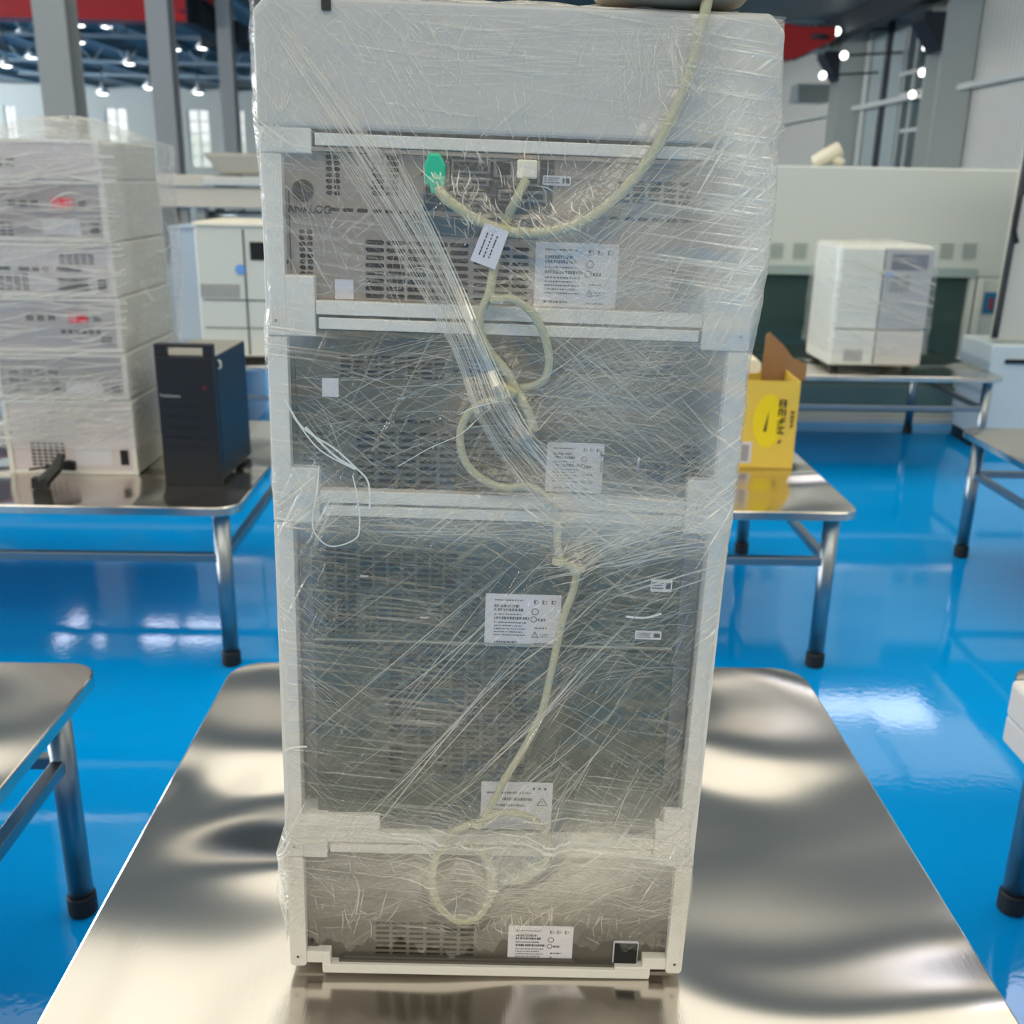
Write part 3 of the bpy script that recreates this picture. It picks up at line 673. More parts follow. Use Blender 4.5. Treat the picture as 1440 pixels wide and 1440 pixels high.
sticker(t, zb, 752, 342, 868, 433, pn)
pbox(t, zb, 'blank_sticker', 471, 393, 497, 421, pn-.0006, pn, LBL)
o = pbox(t, zb, 'power_socket', 940, 372, 984, 424, pn-.003, pn+.002, P4, .001); pbox(o, zb, 'socket_recess', 944, 376, 980, 420, pn-.0042, pn-.003, BLK, .0008)
for px in (408, 1022):
    x_ = S(px, 330, pn)[0]; q = MB(); q.box(x_-.0004, x_+.0004, pn-.0008, pn, .035, zt_-zb-.045); q.build('fold_line', SCREW, t)
q = MB(); q.box(-.16, .16, .001, pn-.001, zt_-zb-.0145, zt_-zb-.0115); q.build('panel_lip', P4, t)
for px, py in ((396, 229), (403, 368), (1036, 250), (1026, 384)):
    cx, cz = S(px, py, pn); q = MB(); q.prism([(cx+.0022*math.cos(2*math.pi*i/8), cz-zb+.0022*math.sin(2*math.pi*i/8)) for i in range(8)], pn-.0015, pn); q.build('screw', SCREW, t)
# ---- module 5 (top tray)
zb, zt_ = zs['t4'], zs['t5']
W5 = W+.002
t = root('solvent_tray', 'smooth pale grey tray housing at the top of the tower', zb)
GR = mat('pale_grey_cover', (182, 180, 176), .45, noise=.02, nscale=5)
q = MB(); h = zt_-zb; x0 = S(700, 186)[0]
q.prism([(-W5, .0015), (W5, .0015), (W5, h-.012), (W5-.012, h), (-W5+.012, h), (-W5, h-.012)], -.003, DEP); q.build('cover', GR, t, bevel=.004, seg=3)
for sx in (-1, 1):
    a, c = sorted((sx*W, sx*.1585)); q = MB(); q.box(a, c, -.0014, .03, -CDROP+.0012, .002); q.build('corner_foot', FRAME, t, bevel=.0012)
cx, cz = S(460, 6); q = MB(); q.prism(rrect(cx-.0035, cx+.0035, cz-zb-.005, cz-zb+.004, .001, 2), -.006, -.002); q.build('latch', SCREW, t)
# brown pouch on top
p = TOW @ Vector((S(950, 4)[0], .03, zt_))
q = MB(); prof = [(.06*math.cos(u), .012+.012*math.sin(u)) for u in [(-.5+i/8)*math.pi for i in range(9)]]
q.lathe([(max(.002, a), b_) for a, b_ in prof], n=24)
o = one('cable_pouch', q, mat('brown_pouch', (128, 116, 98), .5, noise=.1), 'flat brown cable pouch lying on top of the tower', 'pouch', p, smooth=True); o.scale = (1, .8, 1)
# ---- cables
def PT(px, py, dy): x, z = S(px, py, dy); return Vector((x, dy, z))
def cordset(name, label):
    t = thing(name, label, 'cable'); t.matrix_world = TOW; return t
cables = []
t = cordset('grey_cable', 'beige cable running from the tower top down to the green plug')
path = smooth_path([PT(*p) for p in ((996, -6, -.006), (986, 40, -.008), (966, 110, -.009), (938, 180, -.010), (905, 235, -.010), (862, 282, -.011), (820, 312, -.012), (775, 326, -.012), (720, 326, -.012), (676, 312, -.012), (644, 292, -.012), (624, 276, -.010), (614, 262, -.007))], 8)
cables += path
q = MB(); q.tube(path, .0042, 12); q.build('cord', BEI, t, smooth=True)
a = PT(612, 240, -.004); q = MB(); q.prism([(a.x-.0075, a.z-.011), (a.x+.0075, a.z-.013), (a.x+.0085, a.z+.004), (a.x+.004, a.z+.013), (a.x-.005, a.z+.013), (a.x-.0085, a.z+.004)], -.009, .002)
o = q.build('plug', GREEN, t, bevel=.002); o['label'] = 'green plug'
q = MB(); a = PT(613, 260, -.006); q.tube([a+Vector((0, 0, .004)), a+Vector((.001, 0, -.006))], [.006, .0048], 12); q.build('strain_relief', GREEN, t)
t = cordset('grey_cable', 'beige cable falling in loops from the white plug to the lowest instrument')
p1 = [(740, 252, -.006), (726, 280, -.009), (712, 312, -.004), (702, 345, -.006), (694, 380, -.008), (688, 412, -.010), (677, 440, -.010), (674, 466, -.010), (690, 496, -.010), (712, 522, -.010), (726, 548, -.012), (742, 578, -.013), (752, 606, -.013)]
p2 = [(690, 424, -.014), (718, 420, -.015), (746, 438, -.014), (764, 468, -.012), (772, 505, -.010), (764, 535, -.008), (735, 545, -.006), (703, 542, -.012), (724, 552, -.017), (706, 560, -.012), (676, 568, -.009), (654, 588, -.009), (647, 618, -.009), (656, 652, -.009), (682, 676, -.009), (712, 686, -.009), (742, 684, -.008), (768, 700, -.008), (782, 730, -.008), (784, 768, -.010), (790, 790, -.012), (810, 800, -.013), (806, 830, -.010), (792, 870, -.009), (776, 940, -.008), (762, 1000, -.008), (738, 1050, -.008), (712, 1092, -.008), (694, 1126, -.009), (680, 1150, -.011)]
p3 = [(672, 1160, -.012), (690, 1148, -.013), (716, 1143, -.013), (746, 1150, -.013), (768, 1172, -.013), (770, 1205, -.012), (742, 1232, -.012), (706, 1240, -.012)]
p4 = [(668, 1156, -.009), (636, 1172, -.009), (613, 1204, -.009), (607, 1240, -.009), (619, 1274, -.009), (645, 1295, -.009), (672, 1288, -.009), (690, 1262, -.010), (694, 1230, -.010), (680, 1200, -.010), (660, 1188, -.010)]
for nm, pp in (('cord', p1), ('coiled_cord', p2), ('coiled_cord', p3), ('coiled_cord', p4)):
    path = smooth_path([PT(*p) for p in pp], 8); cables += path
    q = MB(); q.tube(path, .0037 if nm == 'cord' else .0034, 12); q.build(nm, BEI, t, smooth=True)
q = MB(); a = PT(741, 240, 0); q.box(a.x-.008, a.x+.008, -.008, .003, a.z-.006, a.z+.008); q.build('plug', mat('cream_plug', (206, 202, 186), .45), t, bevel=.0015)
FT = mat('clear_tie', (172, 172, 152), .3)
for px, py, r in ((702, 420, .0055), (787, 788, .006), (812, 798, .006), (672, 1158, .005)):
    a = PT(px, py, -.013); q = MB()
    for k in range(4): q.tube([a+Vector((r*math.cos(u), r*.7*math.sin(u), .0015*k-.003)) for u in [2*math.pi*i/14 for i in range(15)]], .0009, 5)
    q.build('cable_tie', FT, t)
# paper tag hanging on the cable
t2 = cordset('paper_tag', 'small white paper tag folded over the cable below the plug'); t2['category'] = 'tag'
c0 = [PT(*p) for p in ((682, 313, -.017), (716, 326, -.017), (696, 379, -.015), (661, 366, -.015))]
q = MB(); q.add(c0+[v+Vector((0, .0006, 0)) for v in c0], [(0, 1, 2, 3), (7, 6, 5, 4), (0, 4, 5, 1), (1, 5, 6, 2), (2, 6, 7, 3), (3, 7, 4, 0)]); q.build('paper', LBL, t2)
q = MB(); ex = (c0[1]-c0[0]); ey = (c0[3]-c0[0])
for u in (.22, .42, .62):
    for k in range(7):
        v0 = .2+.09*k; v1 = v0+R.uniform(.04, .08); P_ = [c0[0]+ex*uu+ey*vv+Vector((0, -.0003, 0)) for uu, vv in ((u, v0), (u+.05, v0), (u+.05, v1), (u, v1))]; q.add(P_, [(0, 1, 2, 3)])
q.build('printed_marks', INK, t2)

# ================================================================== STRETCH FILM ROUND THE TOWER
ZTOP = zs['t5']
# silhouette (pixel columns measured on the photograph, carried onto the frame plane)
Lp = [(-8, 349), (60, 349), (150, 353), (205, 357), (216, 360), (330, 368), (425, 374), (450, 370), (480, 369), (600, 377), (690, 380), (740, 386), (850, 389), (1000, 397), (1100, 401), (1150, 402), (1185, 398), (1215, 388), (1270, 396), (1330, 410)]
Rp = [(-8, 1106), (20, 1106), (90, 1103), (160, 1102), (180, 1106), (200, 1098), (300, 1092), (400, 1078), (440, 1072), (520, 1056), (600, 1048), (700, 1036), (730, 1032), (900, 1008), (1000, 996), (1120, 985), (1160, 980), (1175, 974), (1250, 974), (1330, 966)]
Ls = sorted((S(x, y)[1], S(x, y)[0]) for y, x in Lp); Rs = sorted((S(x, y)[1], S(x, y)[0]) for y, x in Rp)
def interp(T, z):
    if z <= T[0][0]: return T[0][1]
    for (a, b_), (c, d) in zip(T, T[1:]):
        if z <= c: return b_+(d-b_)*(z-a)/(c-a)
    return T[-1][1]
import mathutils.kdtree, mathutils.noise as mn
kd = mathutils.kdtree.KDTree(len(cables))
for i, c in enumerate(cables): kd.insert((c.x, 0, c.z), i)
kd.balance()
def fdepth(x, z):
    d = -.0045-.0012*mn.noise(Vector((x*18, 3, z*60)))-.0010*mn.noise(Vector((x*60, 7, z*25)))
    c, i, ds = kd.find((x, 0, z)); dep = cables[i].y-.0052
    wgt = max(0, 1-(ds/.022))**1.0
    d = min(d, d*(1-wgt)+dep*wgt) if dep < d else d
    if ds < .006: d = min(d, dep)
    return d
def S_inv(x, z):    # local tower (x,z) on the frame plane -> photo pixel, used to place density of layers
    p = TOW @ Vector((x, 0, z)); v = p-CP; t = v.dot(_f); return 720+F*v.dot(XC)/t, 720+F*v.dot(DC)/t
def layers(px, py):
    """how many layers of film lie here (0..1)"""
    def g(cx, cy, sx, sy, a): return a*math.exp(-((px-cx)/sx)**2-((py-cy)/sy)**2)
    v = .07
    v += g(1050, 150, 90, 230, .34)+g(1000, 420, 150, 60, .20)+g(1040, 420, 40, 420, .30)+g(900, 330, 140, 110, .17)
    v += g(860, 560, 150, 110, .15)+g(880, 730, 170, 50, .40)+g(1010, 860, 26, 260, .30)+g(740, 1220, 300, 60, .30)+g(850, 1180, 130, 60, .2)
    v += g(420, 700, 60, 50, .35)+g(400, 460, 40, 40, .30)+g(450, 1160, 80, 25, .32)+g(560, 735, 150, 25, .18)+g(820, 1000, 200, 160, .03)
    v += g(380, 190, 40, 40, .3)+g(450, 110, 160, 120, .08)+g(395, 1240, 18, 60, .5)+g(600, 960, 180, 200, .05)+g(650, 560, 40, 200, .05)
    v += g(700, 60, 400, 90, .04)+g(418, 900, 40, 180, .10)
    v = .07+(v-.07)*1.25
    if py > 1285: v *= max(0.15, 1-(py-1285)/60)
    return v
BOT = [(380, 1310), (430, 1312), (480, 1326), (560, 1320), (640, 1338), (700, 1325), (740, 1312), (800, 1330), (860, 1322), (905, 1332), (940, 1320), (990, 1330)]
def zbot(px):
    for (a, b_), (c, d) in zip(BOT, BOT[1:]):
        if px <= c: y = b_+(d-b_)*max(0, (px-a))/(c-a); return S(px, y+6*math.sin(px*.13)+4*math.sin(px*.31))[1]
    return S(px, 1330)[1]
q = MB(); vals = []
NF, NS, NR = 120, 10, 170
rows = []
for r_ in range(NR+1):
    v = r_/NR; row = []
    def ptz(px_like): 
        zb_ = zbot(px_like); return zb_+(ZTOP-.004-zb_)*v
    zc = ptz(690); a = interp(Ls, zc)-.0005; c = interp(Rs, zc)+.0005
    for i in range(NF+1):
        u = i/NF; x = a+(c-a)*u
        z = ptz(S_inv(x, .05)[0])
        e = min(x-a, c-x); y = fdepth(x, z)
        rr = .010
        if e < rr: y = y+(rr-math.sqrt(max(0, rr*rr-(rr-e)**2)))
        wob = .0012*mn.noise(Vector((i*.8, z*90, 2))) if e < .004 else 0
        row.append((x+wob, y, z)); px, py = S_inv(x, z); vals.append(layers(px, py))
    z = ptz(960)
    for i in range(1, NS+1): row.append((c-.001*math.sin(i)+.001*mn.noise(Vector((i, z*50, 0))), (DEP+.004)*i/NS+.012*(1-i/NS), z+.004*mn.noise(Vector((i*.5, 1, 1))))); vals.append(.35)
    for i in range(1, 7): row.append((c+(a-c)*i/7, DEP+.006, z)); vals.append(.35)
    z = ptz(400)
    for i in range(0, NS): row.append((a+.001*mn.noise(Vector((i, z*50, 9))), (DEP+.004)*(1-i/NS)+.012*i/NS, z)); vals.append(.35)
    rows.append(row)
n_ = len(rows[0]); vs = [p for row in rows for p in row]
fs = [(r_*n_+i, r_*n_+(i+1) % n_, (r_+1)*n_+(i+1) % n_, (r_+1)*n_+i) for r_ in range(NR) for i in range(n_)]
q.add(vs, fs)
tf = thing('stretch_wrap', 'clear stretch film wound around the whole instrument tower', 'plastic wrap'); tf.matrix_world = TOW
o = q.build('film', FILM, tf, smooth=True)
at_ = o.data.attributes.new('layers', 'FLOAT', 'POINT'); at_.data.foreach_set('value', vals)
# top sheet, crumpled
q = MB(); N = 26; vals = []
for j in range(N+1):
    for i in range(N+1):
        u, v = i/N, j/N; x = interp(Ls, ZTOP)+(interp(Rs, ZTOP)-interp(Ls, ZTOP))*u; y = -.003+(DEP+.006)*v
        e = min(u, 1-u, v, 1-v)*N
        z = ZTOP+.003+.004*mn.noise(Vector((i*.6, j*.6, 0)))+(.003 if e > 1 else -.004)
        q.v.append((x, y, z)); vals.append(.5)
q.add([], []); q.f = [(j*(N+1)+i, j*(N+1)+i+1, (j+1)*(N+1)+i+1, (j+1)*(N+1)+i) for j in range(N) for i in range(N)]; q.mi = [0]*len(q.f)
o = q.build('top_sheet', FILM, tf, smooth=True); at_ = o.data.attributes.new('layers', 'FLOAT', 'POINT'); at_.data.foreach_set('value', vals)
# creases: thin folded ridges of film lying on the sheet
class Rib:
    def __init__(s): s.q = MB(); s.a = []
    def strand(s, pts, wmm, op, yoff=-.0008, taper=True):
        """pts: pixel path; ridge laid on the film"""
        P_ = []
        for px, py in pts:
            x, z = S(px, py, -.004)
            P_.append(Vector((x, fdepth(x, z)+yoff, z)))
        n = len(P_); vs = []; al = []
        for i, p in enumerate(P_):
            t = P_[min(i+1, n-1)]-P_[max(i-1, 0)]; nrm = Vector((-t.z, 0, t.x)).normalized()
            k = math.sin(math.pi*min(1, max(0, (i+.35)/(n-.3)))) if taper else 1
            h = wmm*.0005*(.35+.65*k)
            vs += [p+nrm*h, p-nrm*h]; o_ = op*(.45+.55*k); al += [o_, o_]
            # ridge
        s.q.add(vs, [(2*i, 2*i+2, 2*i+3, 2*i+1) for i in range(n-1)]); s.a += al
    def line(s, x, y, ang, L_, wmm, op, bend=0., n=7):
        a = math.radians(ang); pts = []
        for i in range(n):
            t = i/(n-1)-.5; u = t*L_; v = bend*L_*(t*t*4-1)*.25+R.uniform(-.3, .3)
            pts.append((x+u*math.cos(a)-v*math.sin(a), y+u*math.sin(a)+v*math.cos(a)))
        if all(inside(*p) for p in pts): s.strand(pts, wmm, op)
def inside(px, py):
    x, z = S(px, py); return interp(Ls, z)+.001 < x < interp(Rs, z)-.001 and z < ZTOP-.003 and py < 1325
rb = Rib()
def zone(n, x0, y0, x1, y1, ang, spread, l0, l1, w0, w1, o0, o1, bend=.06):
    for _ in range(n):
        rb.line(R.uniform(x0, x1), R.uniform(y0, y1), R.gauss(ang, spread), R.uniform(l0, l1), R.uniform(w0, w1), R.uniform(o0, o1)**1.0, R.gauss(0, bend), 7)
def bundle(n, path, w0, w1, wmm, op, jitter=1.5):
    """n strands following a path, spread w0 px at its start to w1 px at its end (perpendicular)"""
    sp = smooth_path([Vector((a, b_, 0)) for a, b_, *_ in path], 5); ws = [p[2] for p in path]
    for k in range(n):
        u = R.uniform(-1, 1); i0 = R.randrange(0, max(1, len(sp)//2)); i1 = R.randrange(len(sp)//2, len(sp)); 
        if R.random() < .5: i0 = 0
        if R.random() < .5: i1 = len(sp)-1
        pts = []
        for i in range(i0, i1+1):
            t = sp[min(i+1, len(sp)-1)]-sp[max(i-1, 0)]; nn = Vector((-t.y, t.x, 0)).normalized()
            f_ = i/(len(sp)-1)*(len(ws)-1); a_ = int(min(f_, len(ws)-2)); wd = ws[a_]+(ws[a_+1]-ws[a_])*(f_-a_)
            p = sp[i]+nn*wd*u; pts.append((p.x, p.y))
        pts = [p for p in pts if inside(*p)]
        if len(pts) > 2: rb.strand(pts, R.uniform(.6, 1.5)*wmm, R.uniform(.5, 1.2)*op)
# the heavy diagonal rope of film from the upper left to the middle
bundle(70, [(362, 6, 10), (430, 110, 22), (520, 240, 30), (600, 370, 30), (655, 480, 22), (700, 590, 24), (770, 670, 36), (860, 740, 60), (960, 790, 90)], 0, 0, .55, .36)
bundle(14, [(540, 200, 12), (600, 320, 14), (650, 430, 14), (690, 520, 12), (735, 610, 16), (800, 690, 22), (880, 740, 30)], 0, 0, .9, .62)
bundle(16, [(380, 20, 12), (450, 120, 14), (540, 260, 18), (640, 430, 14)], 0, 0, .7, .5)
# right shoulder: strands fanning up to the right
for k in range(34): 
    x2 = R.uniform(960, 1085); y2 = R.uniform(150, 420); bundle(1, [(R.uniform(770, 860), R.uniform(380, 520), 4), (900+R.uniform(-30, 30), (y2+450)/2+R.uniform(-15, 15), 4), (x2, y2+30, 4)], 0, 0, .6, .36)
for k in range(60):
    y2 = R.uniform(420, 640); bundle(1, [(720+R.uniform(0, 40), R.uniform(540, 600), 3), (860, R.uniform(480, 600)*.5+y2*.5, 3), (1060, y2, 3)], 0, 0, .5, .30)
# crosshatch of the third instrument
zone(150, 770, 470, 1040, 700, 40, 6, 70, 240, .35, .8, .12, .38)
zone(130, 770, 470, 1040, 710, -27, 7, 70, 220, .35, .8, .12, .38)
zone(40, 700, 540, 940, 700, 12, 10, 50, 160, .4, .8, .1, .3, .2)
# upper right of the fourth instrument
zone(90, 820, 210, 1070, 440, -38, 10, 50, 200, .4, .9, .12, .4, .12)
zone(50, 860, 240, 1070, 440, 28, 14, 30, 110, .4, .8, .1, .3, .3)
zone(60, 640, 380, 1040, 450, -12, 14, 40, 140, .4, .8, .12, .35, .15)
# crumpled glints over the connectors
zone(120, 600, 200, 830, 330, 72, 22, 8, 40, .5, 1.1, .25, .7, .5)
zone(50, 690, 300, 840, 430, 35, 10, 40, 130, .4, .9, .2, .55, .1)
zone(60, 400, 200, 620, 430, 62, 10, 30, 160, .35, .9, .1, .4, .1)
zone(30, 420, 300, 600, 430, -40, 30, 12, 50, .5, 1., .15, .5, .6)
# third instrument, left
zone(60, 420, 480, 720, 600, -10, 7, 60, 260, .4, .9, .12, .36, .12)
zone(40, 420, 520, 720, 700, 20, 5, 100, 320, .35, .8, .15, .36, .03)
zone(40, 440, 560, 760, 710, -22, 5, 60, 240, .35, .8, .12, .34, .08)
zone(30, 395, 540, 560, 680, 42, 10, 40, 140, .5, .9, .15, .4, .1)
zone(30, 380, 640, 470, 740, 50, 12, 30, 110, .4, .8, .1, .4, .1)
# seam between second and third
zone(110, 440, 690, 1020, 760, -3, 6, 60, 260, .4, 1., .12, .4, .1)
zone(70, 800, 720, 1030, 830, -16, 6, 60, 200, .6, 1.5, .2, .6, .12)
for k in range(26):
    y2 = R.uniform(700, 840); bundle(1, [(815, 797, 2), (870, 790+(y2-797)*.35, 2), (940, 775+(y2-797)*.6, 2), (1020, y2-30, 2)], 0, 0, .9, .42)
for k in range(14): bundle(1, [(800, 790, 2), (740, 770+R.uniform(-40, 40), 3), (640, 760+R.uniform(-40, 50), 3), (520, 770+R.uniform(-60, 50), 3)], 0, 0, .6, .28)
# second instrument: long crosshatch
zone(150, 440, 760, 960, 1160, -42, 5, 90, 380, .35, .85, .10, .34, .03)
zone(130, 440, 860, 960, 1180, 34, 7, 60, 260, .35, .8, .08, .32, .05)
zone(22, 520, 880, 860, 1150, -44, 3, 160, 420, .7, 1.3, .35, .6, .02)
zone(14, 640, 1040, 900, 1140, -60, 6, 60, 160, .5, .9, .3, .5, .05)
zone(70, 395, 760, 460, 1140, 42, 8, 30, 120, .4, .8, .1, .36, .05)
zone(60, 930, 820, 1010, 1140, -45, 12, 30, 110, .4, .8, .1, .34, .05)
zone(70, 780, 820, 960, 960, -12, 10, 40, 140, .5, 1.1, .1, .36, .2)
# lowest instrument: horizontal crumple
zone(240, 420, 1150, 960, 1290, -6, 12, 30, 190, .45, 1.1, .10, .42, .25)
zone(90, 700, 1180, 955, 1300, -18, 14, 30, 110, .4, 1., .12, .42, .3)
zone(70, 600, 1190, 760, 1320, 40, 50, 10, 50, .5, 1.1, .2, .55, .5)
zone(60, 660, 1280, 900, 1318, 100, 14, 12, 44, .5, 1.1, .2, .55, .3)
zone(30, 420, 1190, 560, 1310, 48, 22, 20, 60, .6, 1.2, .15, .5, .3)
zone(14, 470, 1240, 560, 1320, 105, 20, 30, 70, .6, 1.2, .3, .55, .2)
zone(60, 400, 1140, 540, 1190, 2, 6, 20, 90, .5, 1.1, .15, .5, .2)
# top housing: light scratches
zone(90, 360, 10, 620, 190, 58, 10, 20, 130, .4, .9, .15, .5, .08)
zone(90, 560, 10, 960, 190, 92, 22, 14, 90, .4, .9, .1, .4, .25)
zone(90, 600, 10, 1090, 120, 0, 3, 60, 300, .4, .8, .06, .22, .03)
zone(120, 960, 20, 1095, 240, -40, 38, 20, 90, .4, 1., .1, .36, .3)
zone(60, 870, 10, 960, 120, 84, 14, 30, 100, .5, 1., .12, .36, .1)
zone(50, 1060, 230, 1095, 480, 80, 14, 30, 90, .4, .9, .1, .4, .1)
zone(60, 370, 10, 400, 480, 85, 10, 30, 120, .4, .8, .1, .3, .1)
# loose white strings of film
for pts, w_ in ((((400, 560), (425, 600), (470, 630), (498, 655), (515, 672), (520, 690), (520, 716)), 2.0), (((449, 655), (446, 690), (440, 725), (443, 748), (465, 767), (500, 757), (506, 735), (503, 700), (496, 668)), 1.5),
                (((430, 600), (470, 640), (500, 658)), 2.4), (((412, 585), (450, 632), (500, 660)), 1.6), (((645, 580), (665, 570), (700, 560)), .9), (((560, 655), (600, 632), (650, 605), (690, 570)), .8), (((880, 866), (905, 868), (930, 862)), 2.4), (((400, 1055), (412, 1050), (432, 1049)), 2.6)):
    sp = smooth_path([Vector((a, b_, 0)) for a, b_ in pts], 5); rb.strand([(p.x, p.y) for p in sp], w_*.8, .85, taper=False)
o = rb.q.build('film_crease', CREASE, tf); o['kind'] = 'stuff'
at_ = o.data.attributes.new('layers', 'FLOAT', 'POINT'); at_.data.foreach_set('value', rb.a)
# the crumpled tail of film sticking out at the lower left and right
q = MB(); vals = []
def tail(pxs, y0, y1, out, sgn):
    n1, n2 = 14, 8
    o0 = len(q.v)
    for i in range(n1+1):
        py = y0+(y1-y0)*i/n1; x, z = S(pxs, py)
        for j in range(n2+1):
            u = j/n2; amp = out*math.sin(math.pi*i/n1)**.7
            q.v.append((x+sgn*amp*u+.0015*mn.noise(Vector((i*.9, j*.9, 3))), -.002+.02*u+.004*mn.noise(Vector((i*.7, j*.9, 8))), z+.002*mn.noise(Vector((i, j, 1))))); vals.append(.45)
    for i in range(n1):
        for j in range(n2): q.f.append((o0+i*(n2+1)+j, o0+i*(n2+1)+j+1, o0+(i+1)*(n2+1)+j+1, o0+(i+1)*(n2+1)+j)); q.mi.append(0)
for a_ in ((404, 1195, 1325, .014, -1), (956, 1250, 1345, .010, 1), (1085, 130, 215, .010, 1)):
    q = MB(); vals = []; tail(*a_)
    o = q.build('loose_tail', FILM, tf, smooth=True); at_ = o.data.attributes.new('layers', 'FLOAT', 'POINT'); at_.data.foreach_set('value', vals)

# ================================================================== LEFT STACK
YL = tp(100, 667).y
b0 = tp(100, 667); BXL = b0.x
def SL(px, py): p = at(px, py, Y=YL); return p.x-BXL, p.z-TZ
zl = [0]+[SL(160, y)[1] for y in (563, 497, 419, 342, 254, 196)]
print('left stack z', zl)
WL = .345/2; xc = (SL(18, 640)[0]+SL(186, 640)[0])/2
PK = mat('pinkish_panel', (196, 188, 190), .5, noise=.05, nscale=9); PKD = mat('grey_panel_far', (140, 138, 138), .5, noise=.1)
SIDEW = mat('putty_side', (186, 184, 172), .5, noise=.03)
REDP = mat('red_plug', (220, 40, 60), .4)
labs = ['lowest instrument of the left stack, with bare vents and black socket', 'grey striped instrument second from the bottom of the left stack', 'left stack instrument with a red plug, just above the grey one', 'left stack instrument with a row of black ports and two vent fields', 'left stack instrument with a red plug near the top', 'topmost box of the left stack under crumpled film']
names = ['liquid_pump', 'column_oven', 'signal_detector', 'autosampler', 'signal_detector', 'solvent_tray']
for i in range(6):
    zb, zt_ = zl[i], zl[i+1]; h = zt_-zb-.002; off = (-.004*i)
    t = thing(names[i], labs[i], 'instrument', (BXL+xc+off-.0, YL, TZ+zb), group='instruments of the left stack')
    q = MB(); q.box(-WL, WL, .01, .43, 0, h); q.build('housing', SIDEW, t, bevel=.006)
    q = MB()
    for sx in (-1, 1): a, c = sorted((sx*WL, sx*(WL-.014))); q.box(a, c, -.002, .01, 0, h)
    q.box(-WL+.014, WL-.014, -.001, .01, 0, .012); q.box(-WL+.014, WL-.014, -.001, .01, h-.010, h); q.build('front_frame', FRAME, t, bevel=.002)
    q = MB(); q.box(-WL+.0145, WL-.0145, .003, .009, .0125, h-.0105); q.build('back_panel', (PK, PKD, mat('greyer_panel', (164, 158, 162), .5, noise=.06), PK, mat('mauve_panel', (150, 140, 142), .5, noise=.08), PK)[i], t)
    q = MB()
    def vent(u0, u1, v0, v1, nc, nr):
        for a in range(nc):
            for b_ in range(nr):
                x0 = -WL+.02+(2*WL-.04)*(u0+(u1-u0)*a/nc); x1 = -WL+.02+(2*WL-.04)*(u0+(u1-u0)*(a+.72)/nc); z0 = h*(v0+(v1-v0)*b_/nr); z1 = h*(v0+(v1-v0)*(b_+.5)/nr)
                q.box(x0, x1, .0015, .003, z0, z1)
    if i == 0: vent(.14, .45, .12, .45, 6, 7)
    if i == 1: vent(.05, .5, .2, .7, 4, 3)
    if i == 2: vent(.55, .9, .35, .5, 6, 1)
    if i == 3: vent(.02, .36, .12, .45, 5, 6); vent(.62, .92, .62, .82, 5, 4)
    if i == 4: vent(.0, .3, .1, .4, 5, 5)
    if i == 5: vent(.1, .4, .3, .6, 3, 2)
    q.build('vent_slots', INT, t)
    def pb(nm, u0, u1, v0, v1, m_, d=.004):
        q = MB(); q.box(-WL+(2*WL)*u0, -WL+2*WL*u1, .003-d, .003, h*v0, h*v1); return q.build(nm, m_, t, bevel=.001)
    if i in (0, 1, 3, 4): pb('label_sticker', .52 if i != 3 else .58, .80, .12, .38, LBL, .001); pb('power_socket', .87, .93, .14, .34, BLK)
    if i in (2, 4):
        k = pb('plug', .62, .76, .55, .72, REDP, .012); k['label'] = 'red plug'
        for u in (.3, .38, .46, .8): pb('port', u, u+.05, .58, .68, BLK)
    if i == 3:
        for u0, u1 in ((.14, .24), (.3, .38), (.40, .45), (.47, .52), (.58, .76)): pb('port', u0, u1, .48, .56, BLK)
        pb('label_sticker', .56, .82, .12, .36, mat('grey_sticker', (168, 172, 178), .5), .001)
    if i == 2: pb('power_socket', .84, .92, .18, .30, BLK)
